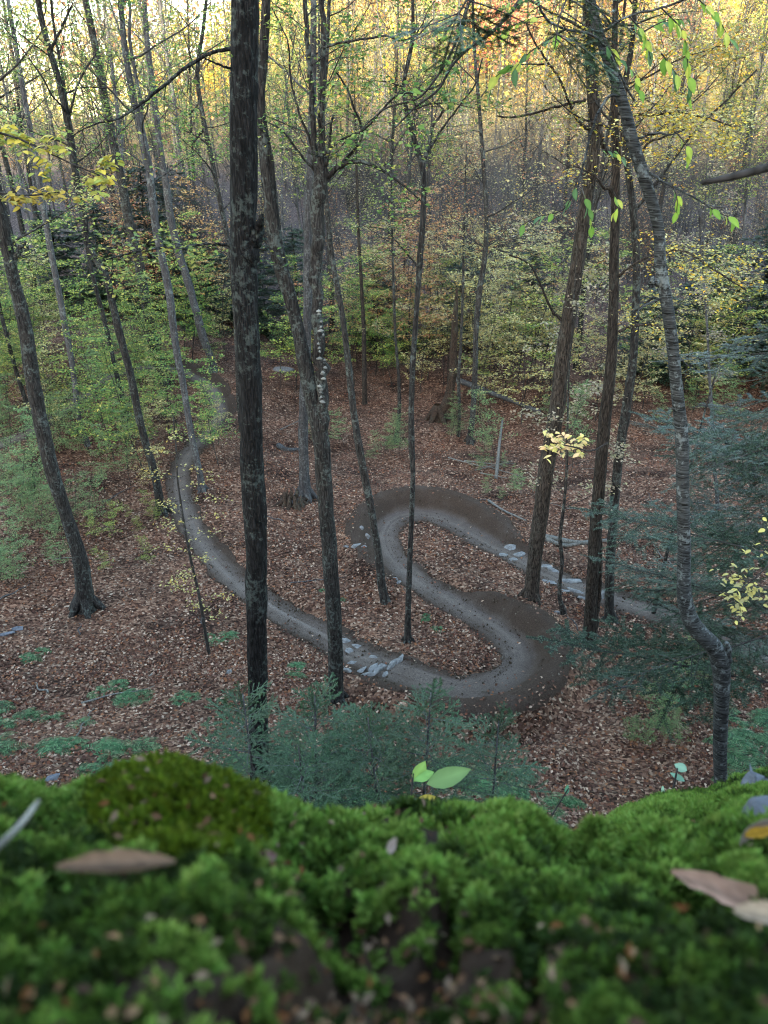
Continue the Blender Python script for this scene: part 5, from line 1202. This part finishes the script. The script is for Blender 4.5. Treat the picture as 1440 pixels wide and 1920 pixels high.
# ------------------------------------------------------------------ things on and around the moss ledge
def rock_pt(u, v, lift=.006):
    i = int(np.clip(np.searchsorted(vv, v), 0, len(vv) - 1)); j = int(np.clip(np.searchsorted(uu, u), 0, nu - 1)); return rock_top[i, j] + nrm * lift
def v_of(u, py): yc = np.interp(u, crest[:, 0], crest[:, 1]); return (py - yc) / (1920 - yc)
def dead_leaf(u, py, L, W, dirv, col, label, curl=.3, lift=.008, name='dead_leaf', roll=.5, tilt=None):
    p = rock_pt(u, v_of(u, py), lift); d = np.array(dirv, float); d /= np.linalg.norm(d); n_ = np.array(tilt if tilt is not None else (0, -.25, .95)); s = np.cross(d, n_); s /= np.linalg.norm(s); n_ = np.cross(s, d)
    nl, nw_ = 14, 7; t_ = np.linspace(0, 1, nl); w_ = np.sin(np.pi * np.clip(t_ * .96 + .02, 0, 1))**.7 * W; g = np.random.RandomState(int(u))
    V = []; cc = []
    for i in range(nl):
        for k in range(nw_):
            x_ = (k / (nw_ - 1) * 2 - 1); ang = x_ * roll * 2
            V.append(p + d * (t_[i] - .5) * L + s * w_[i] * math.sin(ang) / max(roll * 2, .1) + n_ * (w_[i] * (1 - math.cos(ang)) / max(roll, .2) + curl * L * ((t_[i] - .5)**2) + .004 * g.normal() * L * 3 + .012 * L * math.cos(7 * t_[i] * 3.14) * abs(x_)))
            cc.append(np.array(col) * (.8 + .35 * g.rand()) * (.6 if k == nw_ // 2 else 1))
    q = (np.arange(nl - 1)[:, None] * nw_ + np.arange(nw_ - 1)[None]).ravel(); mb = MB(); mb.add(V, np.stack([q, q + 1, q + nw_ + 1, q + nw_], 1), None, np.array(cc))
    o = single(name, mb, M_litter, label, 'leaf', tuple(p)); return o
dead_leaf(215, 1700, .030, .0042, (1, .1, -.05), (.13, .08, .055), 'curled brown leaf lying in a dark hollow of the moss at left', .3, .011, roll=.8)
dead_leaf(1365, 1712, .046, .0055, (.9, -.25, -.22), (.38, .23, .14), 'pale orange leaf lying on the moss at right', .12, .010, roll=.35)
dead_leaf(1455, 1745, .018, .004, (.9, -.2, -.1), (.22, .05, .03), 'dark red leaf touching the pale orange leaf', .3, .010, roll=.4)
dead_leaf(1440, 1640, .030, .011, (.6, -.1, .8), (.26, .19, .17), 'pinkish grey leaf standing on edge at the right border of the moss', .3, .012, tilt=(-.6, -.7, .3))
dead_leaf(1418, 1640, .014, .004, (.8, .1, .2), (.40, .2, .03), 'small golden leaf behind the pinkish grey leaf', .2, .012)
dead_leaf(1430, 1835, .017, .0035, (.9, -.1, .0), (.26, .17, .12), 'small tan leaf low on the moss at right', .4, .008)
dead_leaf(495, 1605, .008, .003, (.9, .2, 0), (.22, .12, .10), 'small reddish leaf at the foot of the big moss mound', .3, .008)
dead_leaf(730, 1665, .007, .002, (.3, .3, .6), (.50, .38, .30), 'tiny pale leaf standing in the middle of the moss', .3, .008)
def near_stone(u, py, size, label):
    o = bpy.data.objects.new('stone', stone_mesh(gs, size, M_darkstone)); COL.objects.link(o); o.location = rock_pt(u, v_of(u, py), size[2] * .6); o.rotation_euler = (.2, .1, .5); o['label'] = label; o['category'] = 'stone'
near_stone(1415, 1482, (.020, .015, .013), 'dark jagged stone on the crest of the moss at the right border'); near_stone(1425, 1580, (.020, .014, .012), 'smooth slate grey stone on the moss at the right border')
mb = MB(); P = smooth_path(np.array([at_d(-40, 1620, .20), at_d(25, 1560, .215), at_d(72, 1502, .24)]), 8); tube(mb, P, np.linspace(.0011, .0008, 8), 6); single('twig', mb, M_wood, 'pale bare twig slanting over the moss at the left border', 'twig', tuple(P[0]))
# brown bits lying in the moss
def bits():
    g = np.random.RandomState(8); n = 3600; i = g.randint(4, 104, n); j = g.randint(0, nu - 1, n); w_ = sstep(-.05, .2, bare[i, j]) * .94 + .06; k = g.rand(n) < w_; i, j = i[k], j[k]
    P = rock_top[i, j] + nrm * (.001 + .006 * g.rand(len(i), 1)) + g.normal(size=(len(i), 3)) * .002
    mb = MB(); leaves(mb, P, .0038 + .005 * np.clip(np.linalg.norm(P, axis=1) - .2, 0, .6), [(.05, .02, .012), (.08, .034, .02), (.025, .011, .008), (.09, .045, .027), (.07, .022, .009), (.10, .058, .040)], g, .5, wide=.25, fold=.15)
    setting('moss_litter', mb, M_litter, 'stuff', False)
bits()

# green seedlings rising behind the crest
def seedling(label, stem, lvs, D, cols):
    t = thing('seedling', label, 'plant', tuple(at_d(stem[0][0], stem[0][1], D))); sm = MB(); lm = MB()
    tube(sm, smooth_path(np.array([at_d(a, b, D) for a, b in stem]), 8), np.linspace(.003, .0015, 8), 5); part('stem', sm, M_twig, t)
    for (a, b), (c, d_), w_, col, nrm_ in lvs:
        p = at_d(a, b, D); q = at_d(c, d_, D * 1.01); L = np.linalg.norm(q - p); mb = MB(); big_leaf(mb, p, q - p, nrm_, L, col, w_, .05, .1); part('leaf', mb, M_leaf, t)
G_ = (.17, .27, .07)
seedling('seedling with broad pale green leaves rising behind the moss before the firs', [(780, 1540), (772, 1490), (775, 1450)], [((775, 1465), (800, 1428), .35, (.18, .25, .06), (.5, -.6, .5)), ((775, 1462), (815, 1446), .25, G_, (0, -.5, .9)), ((800, 1470), (885, 1442), .2, (.15, .23, .08), (.2, -.6, .7)), ((785, 1496), (828, 1497), .14, (.42, .34, .05), (0, -.3, .9))], 1.25, None)
seedling('small seedling with three grey green leaves at the right end of the moss crest', [(1250, 1520), (1262, 1480), (1270, 1440)], [((1288, 1445), (1264, 1432), .35, (.16, .25, .17), (.2, -.7, .5)), ((1284, 1465), (1256, 1448), .2, (.13, .24, .16), (.2, -.6, .6)), ((1240, 1490), (1246, 1474), .4, (.20, .30, .20), (.3, -.8, .3))], 1.3, None)
seedling('thin bare seedling stem leaning right beside the middle ferns', [(1018, 1556), (1040, 1520), (1066, 1478)], [((1060, 1490), (1066, 1470), .2, (.06, .15, .08), (0, -.6, .6))], 2.0, None)

# overhead branches that hang into the frame
def hanging(label, L, D, nleaf, cols, lsize, ntw=8, r=1, needle=False, name='branch', Lt=.35):
    P = np.array([at_d(a, b, D) for a, b, _ in L]); rr = np.array([c * .5 * D / FPX for *_, c in L]); P, rr = resample(P, rr, 5 * len(L))
    t = thing(name, label, 'branch', tuple(P[0])); g = np.random.RandomState(int(L[0][1]) + 900); m = MB(); tube(m, P, rr, 6); lp = []
    twigs_on(m, g, P, rr.mean(), ntw, Lt, lp, nleaf, .15, 3, -.04, .03); part('wood', m, M_twig, t)
    if nleaf and lp:
        lm = MB()
        for p in np.concatenate(lp): a = g.rand() * 6.28; big_leaf(lm, p, (math.cos(a), math.sin(a), -.25), UP * .9 + g.normal(size=3) * .4, lsize * (.7 + .6 * g.rand()), np.array(cols[g.randint(len(cols))]), .3)
        part('foliage', lm, M_leaf, t)
    if needle:
        for k in range(9):
            i = len(P) // 3 + g.randint(len(P) * 2 // 3 - 1); tw, nd = FB[g.randint(4)]; b = lpart('bough', tw, t, tuple(P[i] - P[0]), (.3 * g.normal(), .5 + .3 * g.normal(), g.rand() * 6.28), .7 + .3 * g.rand()); c = bpy.data.objects.new('needles', nd); COL.objects.link(c); c.parent = b
hanging('branch with golden yellow beech leaves entering at the upper left border', [(-80, 235, 5), (20, 255, 4), (80, 280, 4), (130, 305, 3), (190, 330, 2)], 4.6, 3.2, [(.30, .22, .04), (.36, .25, .04), (.26, .22, .05), (.18, .19, .04)], .052, 18, Lt=.17)
hanging('lower branch with golden yellow leaves at the left border', [(-80, 350, 4), (0, 362, 4), (60, 366, 3), (112, 360, 2)], 4.6, 3, [(.32, .23, .04), (.36, .25, .05), (.26, .22, .05)], .048, 12, Lt=.13)
hanging('dark broken branch end poking in at the upper right border', [(1560, 290, 20), (1440, 314, 17), (1370, 332, 14), (1316, 342, 9)], .75, 0, None, .05, 0)
hanging('long dark branch sweeping down left across the top middle', [(1010, -60, 7), (960, 20, 7), (920, 62, 6), (880, 90, 5), (850, 120, 5), (820, 170, 4.5), (780, 200, 4), (740, 240, 3)], 5.5, 2, GREEN, .05, 14)
hanging('thin dark branch crossing the top above the slender tree', [(930, -40, 5), (880, 5, 5), (862, 60, 5), (840, 110, 4.5), (815, 150, 4), (790, 180, 3.5), (720, 205, 3), (680, 240, 2.5)], 5.8, 1, GREEN, .05, 12)
hanging('hemlock twig hanging at the top right of the middle', [(900, -60, 5), (880, -10, 4), (860, 25, 3.5), (835, 60, 3)], 5.0, 0, None, .05, 4, needle=True)
hanging('hemlock twig hanging before the tops of the right hand trunks', [(1090, -70, 5), (1070, -20, 4), (1050, 30, 3.5), (1040, 90, 2.5)], 5.0, 0, None, .05, 4, needle=True)
hanging('branch with pale yellow maple leaves entering from the right border below the hemlock', [(1560, 1010, 4), (1470, 1035, 3.5), (1420, 1080, 3), (1360, 1130, 2)], 7.2, 1.8, [(.33, .28, .10), (.30, .25, .08), (.36, .30, .09), (.25, .22, .10)], .06, 26, Lt=.35)
hanging('branch with pale peach maple leaves before the dark straight trunk', [(1140, 830, 4), (1110, 845, 3.5), (1075, 838, 3), (1035, 830, 2)], 12.5, 2.2, [(.40, .29, .13), (.50, .30, .16), (.44, .36, .12)], .11, 14)
print('objects', len(SC.objects))
